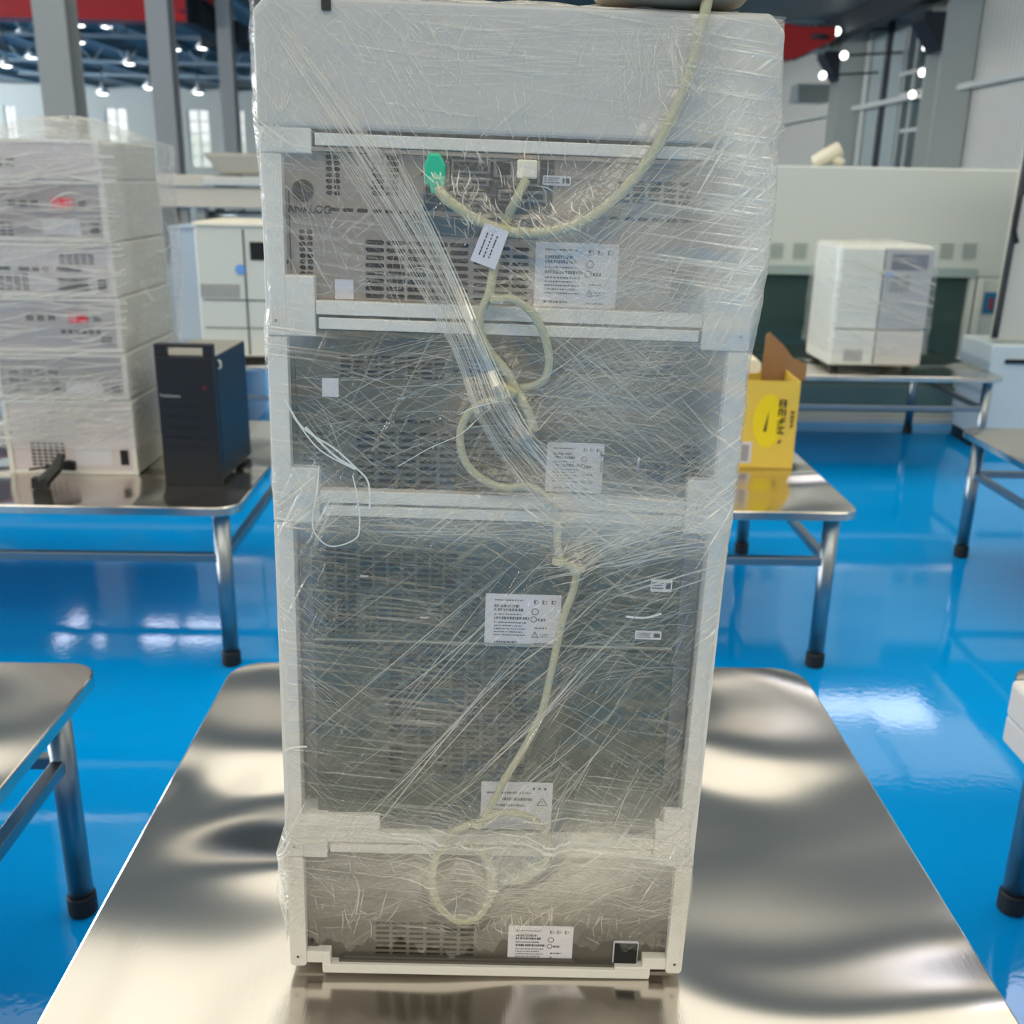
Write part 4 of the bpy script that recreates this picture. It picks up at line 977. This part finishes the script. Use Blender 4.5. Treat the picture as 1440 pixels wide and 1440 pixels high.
# film round the left stack
def far_film(name, label, loc, zlev, x0f, x1f, y0, y1, dome, strands=None, amp=.006, seed=0, fm=None):
    """film tube with crumples; zlev list of heights; x0f,x1f functions of z"""
    t = thing(name, label, 'plastic wrap', loc)
    q = MB(); nx, ny, nz = 16, 14, 36; z0, z1 = zlev; rows = []
    for r_ in range(nz+1):
        z = z0+(z1-z0)*r_/nz; a, c = x0f(z), x1f(z); row = []
        per = [(a+(c-a)*i/nx, y0) for i in range(nx)]+[(c, y0+(y1-y0)*i/ny) for i in range(ny)]+[(c-(c-a)*i/nx, y1) for i in range(nx)]+[(a, y1-(y1-y0)*i/ny) for i in range(ny)]
        for k, (x, y) in enumerate(per):
            nv = amp*(mn.noise(Vector((x*14+seed, y*9, z*22)))+.3); cx, cy = (a+c)/2, (y0+y1)/2
            row.append((x+math.copysign(abs(nv), x-cx) if abs(x-cx) > (c-a)*.48 else x, y+(-abs(nv) if y < cy-.4*(y1-y0) else abs(nv) if y > cy+.4*(y1-y0) else 0), z))
        rows.append(row)
    # dome: shrink to the top
    for s_, dz in ((.93, .15), (.72, .30), (.52, .7), (.28, 1.), (.02, 1.05)):
        last = rows[nz]; cx = sum(p[0] for p in last)/len(last); cy = sum(p[1] for p in last)/len(last)
        rows.append([(cx+(p[0]-cx)*s_, cy+(p[1]-cy)*s_, z1+dome*dz+.012*mn.noise(Vector((p[0]*20, p[1]*20, s_*5)))) for p in last])
    n_ = len(rows[0]); q.add([p for r_ in rows for p in r_], [(r_*n_+i, r_*n_+(i+1) % n_, (r_+1)*n_+(i+1) % n_, (r_+1)*n_+i) for r_ in range(len(rows)-1) for i in range(n_)])
    q.build('film', fm or FILM_FAR, t, smooth=True)
    if strands:
        q = MB(); al = []
        for (fx, n, ang, sp, l0, l1, w0, w1, z0_, z1_, o_) in strands:
            for _ in range(n):
                z = R.uniform(z0_, z1_); a, c = x0f(z), x1f(z); L_ = R.uniform(l0, l1); an = math.radians(R.gauss(ang, sp)); wd = R.uniform(w0, w1); bd = R.gauss(0, .01)
                s0 = R.uniform(.02, .98); vs = []
                for i in range(7):
                    tt = i/6-.5; du = L_*tt*math.cos(an); dz_ = L_*tt*math.sin(an)+bd*(1-4*tt*tt)
                    if fx == 'front':
                        x = min(c-.003, max(a+.003, a+(c-a)*s0+du)); p = (x, y0-amp*1.3-.001, z+dz_)
                    else:
                        y = min(y1-.01, max(y0+.01, y0+(y1-y0)*s0+du)); p = (c+amp*1.3+.001, y, z+dz_)
                    h_ = wd*math.sin(math.pi*(i+.4)/6.8)
                    vs += [(p[0], p[1], p[2]+h_), (p[0], p[1], p[2]-h_)]
                q.add(vs, [(2*i, 2*i+2, 2*i+3, 2*i+1) for i in range(6)]); al += [o_*R.uniform(.5, 1.2)]*14
        o = q.build('film_crease', CREASE, t); o['kind'] = 'stuff'
        a_ = o.data.attributes.new('layers', 'FLOAT', 'POINT'); a_.data.foreach_set('value', al)
    return t
H6 = zl[6]
far_film('stretch_wrap', 'clear stretch film around the left stack, domed at its top', (BXL+xc, YL, TZ), (.075, H6-.0), lambda z: -WL-.012-.02*max(0, z-.1), lambda z: WL+.006+.02*(z > .3)*min(1, (z-.3)*5), -.008, .44, .055,
         [('front', 170, 5, 5, .08, .32, .0012, .004, .10, H6-.04, .5), ('front', 50, 18, 6, .1, .3, .001, .003, .12, .26, .45), ('side', 60, 65, 20, .05, .3, .001, .004, .15, H6-.06, .4), ('side', 30, -40, 30, .05, .2, .001, .004, .15, H6-.06, .5)], amp=.007, seed=2)

# black plug leads on that table
q = MB(); a = tp(54, 690)
q.tube([(0, 0, .02), (.008, .0, .02), (.03, .03, .045), (.04, .05, .08)], [.016, .018, .016, .010], 8); q.box(-.02, .02, -.012, .012, .002, .03)
one('power_plug', q, BLK, 'black plug end lying on the steel in front of the left stack', 'plug', (a.x, a.y+.02, TZ), bevel=.002)
p = at(88, 655, Y=YL-.035); q = MB(); q.prism([(-.05, -.008), (.035, -.012), (.035, .012), (.015, .016), (-.05, -.002)], -.008, .008); q.tube([(-.05, 0, -.005), (-.09, 0, -.012)], .004, 6)
one('plastic_clip', q, BLK, 'small black clip pressed against the lowest left instrument', 'clip', p, bevel=.002)

# ================================================================== COMPUTER TOWER
a = tp(233, 682); c = tp(311, 683); yc_ = a.y
cx = c.x-.10
Hc = at(270, 478, Y=yc_).z-TZ
wc = c.x-a.x
wt = at(305, 560, Y=yc_).x-at(222, 560, Y=yc_).x
NAVY = mat('black_case', (15, 19, 27), .45); NAVY2 = mat('side_case', (20, 32, 44), .4, .2)
wc = (wc+wt)/2
D2 = at(362, 645, Z=TZ); 
t = thing('computer_tower', 'black tower computer standing beside the wrapped left stack', 'computer', ((a.x+c.x)/2, yc_, TZ), (0, 0, math.radians(-2)))
Dc = max(.3, min(.5, D2.y-yc_)); print('computer', wc, Hc, Dc)
q = MB(); q.box(-wc/2, wc/2, .03, Dc, .008, Hc-.046); q.build('case', NAVY2, t, bevel=.004)
q = MB(); q.box(-wc/2+.002, wc/2-.002, .031, Dc-.002, Hc-.046, Hc-.044); q.build('top_reflection', mat('painted_top_sheen', (176, 172, 160), .35, .3), t)  # pale colour paints the reflection lying on the dark case top
q = MB(); hz = Hc-.012; w2 = wc/2
q.box(-w2, w2, 0, .028, 0, hz-.032); q.box(-w2, -w2+.028, 0, .028, hz-.032, hz); q.box(w2-.024, w2, 0, .028, hz-.032, hz); q.box(-w2+.028, w2-.024, 0, .028, hz-.008, hz)
q.build('front_bezel', NAVY, t, bevel=.002)
q = MB()
for k in range(5): q.box(-w2+.012, w2-.03, -.001, .0, hz-.16-.003*k*9, hz-.1585-.003*k*9)
q.build('bay_lines', BLK, t)
q = MB(); q.box(w2-.03, w2-.02, -.001, 0, hz-.115, hz-.105); q.build('power_button', mat('dim_red', (90, 20, 24), .4), t)
fc = bpy.data.curves.new('lettering', 'FONT'); fc.body = 'ThinkStation'; fc.size = .0105; fc.extrude = .0002; fc.materials.append(mat('silver_print', (190, 190, 190), .4))
fo = bpy.data.objects.new('printed_lettering', fc); COL.objects.link(fo); fo.parent = t; fo.location = (-w2+.006, -.001, hz-.135); fo.rotation_euler = (math.pi/2, 0, 0); to_mesh(fo)
q = MB(); q.tube([(w2+.002, .04, hz*.82), (w2+.008, .04, hz*.83), (w2+.008, .04, hz*.87), (w2+.002, .04, hz*.88)], .003, 6); q.build('side_latch', LG, t)
for sx in (-1, 1):
    for y in (.05, Dc-.05): q = MB(); q.lathe([(.012, 0), (.012, .009)], (sx*(w2-.02), y, 0), 10); q.build('foot', RUB, t)

# ================================================================== WHITE INSTRUMENT (far left) and neighbours
IW = mat('ivory_plastic', (212, 214, 206), .4, noise=.02)
def rect_at(px0, py0, px1, py1, Y): a = at(px0, py0, Y=Y); c = at(px1, py1, Y=Y); return a.x, c.x, min(a.z, c.z), max(a.z, c.z)
Yi = Y2+.12
x0, x1, z0, z1 = rect_at(272, 318, 440, 510, Yi); z0 = TZ
t = thing('gas_analyser', 'ivory bench instrument with blue dot and vertical vents at left', 'instrument', (x0, Yi, TZ))
w_ = x1-x0; h = z1-TZ
q = MB(); q.prism([(0, .02), (w_, .02), (w_, h), (.01, h), (-.0, h-.01)], 0, .5); q.build('body', IW, t, bevel=.012)
zA = at(300, 421, Y=Yi).z-TZ; xs_ = at(345, 400, Y=Yi).x-x0
q = MB(); q.box(.02, w_-.02, -.003, .0, zA-.003, zA+.001); q.box(.02, w_-.02, -.003, 0, at(300, 461, Y=Yi).z-TZ, at(300, 461, Y=Yi).z-TZ+.003); q.box(xs_, xs_+.006, -.003, 0, .03, h-.01); q.build('door_gaps', SCREW, t)
q = MB(); zv = at(300, 400, Y=Yi).z-TZ
for i in range(18): q.box(.012+i*.0095, .0155+i*.0095, -.003, 0, zA+.008, zA+.065)
q.build('vent_grille', PKD, t)
cx_ = at(338, 379, Y=Yi); q = MB(); q.prism([(cx_.x-x0+.022*math.cos(2*math.pi*i/16), cx_.z-TZ+.022*math.sin(2*math.pi*i/16)) for i in range(16)], -.004, 0); o = q.build('round_badge', mat('pale_blue_dot', (110, 160, 226), .4), t); o['label'] = 'pale blue round badge'
q = MB(); e = rect_at(351, 340, 372, 366, Yi); q.box(e[0]-x0, e[0]-x0+.09, -.004, 0, e[2]-TZ, e[3]-TZ); q.build('display', BLK, t)
q = MB(); q.box(.02, w_-.02, .02, .48, 0, .02); q.build('plinth', BLK, t)
q = MB(); q.box(.0, w_+.0, -.01, .49, h+.0, h+.02); o = q.build('lid', mat('cream_lid', (238, 232, 214), .4), t, bevel=.006)
# pale blue side cabinet
x0, x1, z0, z1 = rect_at(231, 322, 282, 500, Yi+.55)
q = MB(); q.box(0, x1-x0+.2, 0, .4, 0, z1); q.box(-.004, x1-x0+.204, -.01, .41, z1, z1+.012); q.box(.01, x1-x0+.19, -.008, 0, .05, z1-.03)
one('blue_cabinet', q, mat('pale_blue_panel', (166, 184, 206), .4), 'pale blue cabinet left of the ivory instrument', 'cabinet', (x0, Yi+.62, 0), bevel=.003)
# process machine behind
Ym = 7.5
GRY = mat('machine_grey', (168, 166, 158), .45, .2, noise=.05); CRM = mat('machine_cream', (206, 196, 180), .45)
x0, x1, z0, z1 = rect_at(222, 262, 352, 300, Ym)
t = thing('roller_machine', 'cream and steel roller machine with hopper behind the ivory instrument', 'machine', (x0, Ym, 0))
w_ = x1-x0+.5
q = MB(); q.box(0, w_, 0, .7, z1-.14, z1); q.box(0, .4, -.02, .7, z1, z1+.08); q.build('bed', CRM, t, bevel=.01)
e = rect_at(286, 248, 350, 262, Ym); q = MB(); q.box(e[0]-x0, e[0]-x0+.75, -.03, .66, e[2], e[3]); q.build('feed_table', FRAME, t, bevel=.01)
e = rect_at(284, 214, 352, 246, Ym); q = MB(); ww = e[1]-e[0]+.3; q.prism([(e[0]-x0-.02, e[3]), (e[0]-x0+ww, e[3]), (e[0]-x0+ww-.05, e[2]), (e[0]-x0+.1, e[2])], .05, .5); q.build('hopper', GRY, t, bevel=.02)
for xx in (.12, .24, w_-.15): q = MB(); q.box(xx, xx+.06, .05, .11, 0, z1-.14); q.box(xx, xx+.06, .55, .61, 0, z1-.14); q.build('post', GRY, t)
for k in range(3): q = MB(); q.tube([(.32, .1+.15*k, z0-.02-.05*k), (w_-.1, .1+.15*k, z0-.02-.05*k)], .03, 12); q.build('roller', LEGM, t, smooth=True)
q = MB(); q.box(.02, .1, -.02, .2, z1-.4, z1-.14); q.lathe([(.06, 0), (.06, .12)], (.06, .05, z1-.52), 12); q.build('motor', DARK, t)
q = MB(); q.box(0, w_, .02, .68, 0, z0-.12); q.build('cabinet', mat('machine_base', (150, 160, 166), .5), t)

# ================================================================== YELLOW BOX
Yx = YR+.30
a = tp(1040, 657); c = tp(1115, 657); Yx = tp(1080, 657).y
x0, x1, z0, z1 = rect_at(1048, 535, 1124, 656, Yx)
wX = .26; xr_ = at(1119, 600, Y=Yx).x
YEL = mat('yellow_card', (214, 184, 74), .55, noise=.04); BRN = mat('brown_card', (150, 112, 74), .7, noise=.08); BYL = mat('bright_yellow', (226, 202, 10), .5)
t = thing('carton_box', 'yellow printed carton with its brown flaps open, behind the tower', 'box', (xr_-wX/2, Yx, TZ), (0, 0, math.radians(-3)))
hh = z1-TZ; q = MB(); tk = .004
q.box(-wX/2, wX/2, 0, tk, 0, hh); q.box(-wX/2, wX/2, .2-tk, .2, 0, hh); q.box(-wX/2, -wX/2+tk, tk, .2-tk, 0, hh); q.box(wX/2-tk, wX/2, tk, .2-tk, 0, hh); q.box(-wX/2+tk, wX/2-tk, tk, .2-tk, 0, tk)
q.build('carton', YEL, t)
fp = [(px, py) for px, py in ((1066, 534), (1127, 534), (1129, 511), (1110, 503), (1096, 484), (1078, 467), (1073, 470), (1069, 500))]
fp = [at(px, py, Y=Yx+.19) for px, py in fp]; fp = [(p.x-(xr_-wX/2), p.z-TZ) for p in fp]
q = MB(); q.prism(fp, .190, .195); q.build('back_flap', BRN, t)
q = MB(); q.prism(rrect(-.02, .07, hh+.012, hh+.05, .015, 4), .05, .16); q.v = [(x-.045, y, z) for x, y, z in q.v]; q.build('packing_foam', mat('cream_foam', (232, 222, 196), .7), t)
cx, cz = S(0, 0)
e = at(1080, 592, Y=Yx); ox = e.x-(xr_-wX/2); oz = e.z-TZ
q = MB(); q.prism([(ox+.043*math.cos(2*math.pi*i/28), oz+.078*math.sin(2*math.pi*i/28)) for i in range(28)], -.0012, -.0002); q.build('printed_oval', BYL, t)
q = MB(); q.prism([(ox-.012, oz-.03), (ox-.004, oz-.03), (ox+.0, oz+.03)], -.0022, -.0012); q.build('printed_stroke', BLK, t)
def glyph(q, x, z, s, k):
    for (a, b_, c, d) in {0: ((0, 0, .2, 1), (.8, 0, 1, 1), (.2, .4, .8, .6), (.2, .85, .8, 1), (.2, 0, .8, .12)), 1: ((0, 0, .2, 1), (.4, 0, .6, 1), (.8, 0, 1, 1), (.2, .8, .4, 1)), 2: ((0, .4, 1, .6), (.4, 0, .6, 1), (0, 0, .3, .2), (.7, .75, 1, 1)), 3: ((0, 0, 1, .2), (0, .8, 1, 1), (.4, .2, .6, .8), (0, .4, .25, .6))}[k]:
        q.box(x+a*s, x+c*s, -.0022, -.0012, z+b_*s, z+d*s)
q = MB()
for i, k in enumerate((0, 1, 2, 3)): glyph(q, ox+.026, oz+.042-i*.026, .021, k)
for i in range(4): glyph(q, ox+.062, oz+.022-i*.013, .009, (i*3+1) % 4)
glyph(q, ox+.032, oz-.064, .010, 2)
q.build('printed_characters', BLK, t)
e = rect_at(1040, 615, 1055, 652, Yx); q = MB(); xx = e[1]-(xr_-wX/2); q.box(xx-.05, xx, -.0012, -.0002, .012, .075); o = q.build('barcode_sticker', LBL, t)
q = MB()
for i in range(8): q.box(xx-.03, xx-.008, -.002, -.0012, .02+i*.006, .0225+i*.006)
q.build('printed_bars', INK, o)

# ================================================================== FUME HOOD
Yh = at(1250, 594, Z=0).y; print('hood Y', Yh)
HW = mat('hood_white', (196, 202, 198), .4, noise=.01); TEAL = mat('teal_glass', (58, 84, 82), .12, .2); TINT = mat('tint_inner', (74, 96, 92), .4)
x0, x1, z0, z1 = rect_at(1040, 236, 1437, 590, Yh); x1 = at(1425, 350, Y=Yh).x; x0 = at(1075, 400, Y=Yh).x-.35; z1 = at(1250, 235, Y=Yh).z
zw = at(1220, 388, Y=Yh).z; zsill = .1; xo1 = at(1372, 430, Y=Yh).x
t = thing('fume_hood', 'large white fume cabinet with dark teal window at right', 'fume hood', (x0, Yh, 0))
w_ = x1-x0; ox1 = xo1-x0
q = MB(); q.box(0, w_, 0, .7, zw, z1); q.box(0, .12, 0, .7, .03, zw); q.box(ox1, w_, 0, .7, .03, zw); q.box(.12, ox1, .62, .7, .03, zw); q.box(.12, ox1, 0, .62, .03, .06); q.build('body', HW, t, bevel=.01)
q = MB(); q.box(.12, ox1, .56, .615, .06, zw); q.build('inner_wall', TEAL, t)
q = MB(); q.box(.14, ox1-.02, -.012, -.002, zw-.0, zw+.05); q.build('sash_header', mat('sash_grey', (150, 168, 166), .4), t, bevel=.004)
GLASS = mat('sash_glass', (70, 100, 98), .05, 0, alpha=.45)
q = MB(); q.box(.14, ox1-.05, .03, .036, .33, zw); q.build('sash_glass', GLASS, t)
q = MB(); q.box(ox1-.045, ox1-.02, .0, .05, .06, zw); q.box(ox1-.012, ox1+.02, -.015, 0, .06, zw); q.build('sash_rail', LG, t)
q = MB(); q.box(.12, ox1, .02, .55, .20, .24); q.build('work_deck', mat('deck_grey', (96, 112, 112), .4), t)
q = MB(); q.box(.12, ox1, .0, .02, .06, .2); q.build('lower_panel', mat('lower_teal', (100, 128, 128), .4), t)
e = rect_at(1318, 430, 1345, 500, Yh+.5); q = MB(); q.box(e[0]-x0, e[1]-x0, .40, .55, .24, e[3]); q.build('inner_duct', DARK, t)
for px in (1092, 1125, 1331, 1363):
    e = rect_at(px-8, 340, px+8, 363, Yh); s_ = thing  # grille
    q = MB()
    for k in range(6): zz = e[2]+(e[3]-e[2])*k/6; q.box(e[0]-x0, e[1]-x0, -.006, 0, zz, zz+(e[3]-e[2])/6*.6)
    q.build('vent_grille', mat('grille_grey', (160, 172, 168), .5), t)
q = MB(); q.box(-.02, w_+.02, -.03, .72, 0, .03); q.build('plinth', FRAME, t)
e = rect_at(1385, 411, 1406, 441, Yh)
t = thing('wall_sign', 'small blue sign with a red mark on the white cabinet', 'sign', (e[0], Yh-.004, e[2]))
q = MB(); q.box(0, e[1]-e[0], -.006, .0, 0, e[3]-e[2]); q.build('plate', mat('sign_blue', (10, 110, 150), .4), t)
q = MB(); q.box(.022, .05, -.009, -.006, .02, .085); q.build('red_mark', mat('sign_red', (120, 60, 80), .5), t)
# duct end on hood
p = at(1166, 224, Y=Yh+.3)
q = MB(); q.tube([(-.08, 0, -.04), (-.01, 0, 0), (.05, 0, .035)], [.036, .04, .04], 16); q.tube([(.02, 0, -.01), (.07, 0, -.045)], .028, 12)
one('duct_elbow', q, mat('duct_cream', (214, 208, 190), .4), 'cream duct elbow resting on top of the white fume cabinet', 'duct', (p.x, p.y, z1+.06), smooth=True)
# stacked white cartons right of the far table
for k in range(3):
    e = rect_at(1371, 555-k*34, 1392, 588-k*34, Yh-.35)
    q = MB(); hgt = .13; q.box(0, .11, 0, .2, 0, hgt-.004); q.box(-.002, .112, -.002, .202, hgt*.8, hgt-.002); 
    one('white_carton', q, mat('carton_white', (190, 200, 200), .5), ['bottom', 'middle', 'top'][k]+' white carton of the small pile before the fume cabinet', 'box', (e[0], Yh-.35, k*hgt), 'white cartons by the fume cabinet', bevel=.003)
# tall cabinet at far right
Yk = 4.9
xk = at(1394, 485, Y=Yk).x; dk = at(1442, 215, Y=Yk).x-xk
t = thing('tall_cabinet', 'tall cream cabinet with a black cable at the right edge', 'cabinet', (xk, Yk, 0))
zt_ = at(1430, 190, Y=Yk).z
zk = at(1410, 480, Y=Yk).z
q = MB(); q.prism([(.0, zk), (1.0, zk), (1.0, zt_), (dk, zt_)], 0, .04); q.build('upper_body', mat('cabinet_cream', (196, 194, 186), .45), t, bevel=.01)
q = MB(); q.box(-.01, 1.0, -.04, .3, .06, zk-.01); q.build('lower_body', mat('cabinet_blue_white', (196, 208, 214), .4), t, bevel=.01)
q = MB(); q.box(.06, .3, -.05, -.04, zk-.1, zk-.08); q.build('handle', BLK, t)
q = MB(); q.box(.0, .98, .0, .28, 0, .055); q.build('plinth', BLK, t)
q = MB(); q.tube(smooth_path([(dk, -.02, zt_), (dk*.66, -.02, zk+(zt_-zk)*.66), (dk*.33, -.02, zk+(zt_-zk)*.33), (.0, -.02, zk+.02)], 6), .016, 8); q.build('dark_edge_strip', DARK, t, smooth=True)  # dark strip along the slanted upper edge
q = MB(); q.tube(smooth_path([at(1446, 262, Y=Yk-.06)-Vector((xk, Yk, 0)), at(1432, 282, Y=Yk-.06)-Vector((xk, Yk, 0)), at(1426, 318, Y=Yk-.06)-Vector((xk, Yk, 0)), at(1430, 342, Y=Yk-.06)-Vector((xk, Yk, 0))], 6), .012, 8); q.build('cable', BLK, t, smooth=True)
# painted floor line
a = at(1388, 556, Z=0); q = MB(); q.box(a.x-.1, a.x+3, a.y-.03, a.y+.03, 0, .0015); struct(q.build('trim_10', mat('line_white', (220, 228, 230), .4)))

# ================================================================== WRAPPED INSTRUMENT (far right)
Yg = Y2+.12
x0, x1, z0, z1 = rect_at(1150, 340, 1305, 514, Yg)
x0 = at(1166, 500, Y=Yg).x; x1 = at(1287, 514, Y=Yg).x; xt1 = at(1303, 345, Y=Yg).x
w_ = x1-x0+.02; h = at(1230, 345, Y=Yg).z-TZ
t = thing('bench_instrument', 'ivory bench instrument wrapped in film on the far right table', 'instrument', (x0, Yg, TZ))
xm = at(1236, 430, Y=Yg).x-x0
q = MB(); q.box(.0, w_, 0.01, .36, .02, h); q.build('body', IW, t, bevel=.015)
zA = at(1220, 463, Y=Yg).z-TZ
q = MB(); q.prism([(.005, .03), (xm-.003, .03), (xm-.003, zA-.006), (.005, zA-.006)], -.01, .01); q.build('lower_door', IW, t, bevel=.005)
q = MB(); q.box(.005, xm-.003, -.008, .01, zA+.002, h-.012); q.build('upper_door', IW, t, bevel=.006)
q = MB(); q.box(xm+.003, w_-.004, -.008, .01, .03, zA-.006); q.build('right_lower_door', mat('ivory_shade', (196, 192, 186), .4), t, bevel=.005)
q = MB(); q.box(xm+.003, w_-.004, -.008, .01, zA+.002, h-.012); q.build('control_panel', mat('control_grey', (164, 166, 170), .4), t, bevel=.005)
q = MB(); q.box(xm+.03, w_-.03, -.011, -.008, h-.10, h-.035); q.build('display', mat('lcd_dark', (92, 96, 112), .25), t)
for k in range(3):
    for j in range(4): q = MB(); q.box(xm+.035+.022*j, xm+.05+.022*j, -.012, -.008, h-.14-.025*k, h-.125-.025*k); q.build('key_button', PKD, t)
q = MB()
for k in range(9): q.box(.06, xm-.05, -.0115, -.01, .045+.006*k, .0475+.006*k)
q.build('vent_grille', PKD, t)
p = at(1250, 385, Y=Yg); q = MB(); q.prism([(p.x-x0+.014*math.cos(2*math.pi*i/14), p.z-TZ+.014*math.sin(2*math.pi*i/14)) for i in range(14)], -.013, -.008); q.build('round_badge', mat('pale_blue_dot', (110, 160, 226), .4), t)
for sx in (.04, w_-.04):
    for yy in (.05, .31): q = MB(); q.lathe([(.02, 0), (.02, .021)], (sx, yy, 0), 10); q.build('foot', RUB, t)
far_film('stretch_wrap', 'clear stretch film over the far right bench instrument', (x0+w_/2, Yg, TZ), (.08, h), lambda z: -w_/2-.012, lambda z: w_/2+.012, -.018, .38, .012,
         [('front', 40, -14, 8, .1, .35, .001, .005, .12, h-.05, .5), ('side', 20, 40, 30, .1, .2, .001, .004, .12, h-.05, .4)], amp=.006, seed=8, fm=film_mat('thin_film', .03, .06, .6, col=(226, 226, 226), use_attr=False))
print('objects', len(bpy.data.objects))
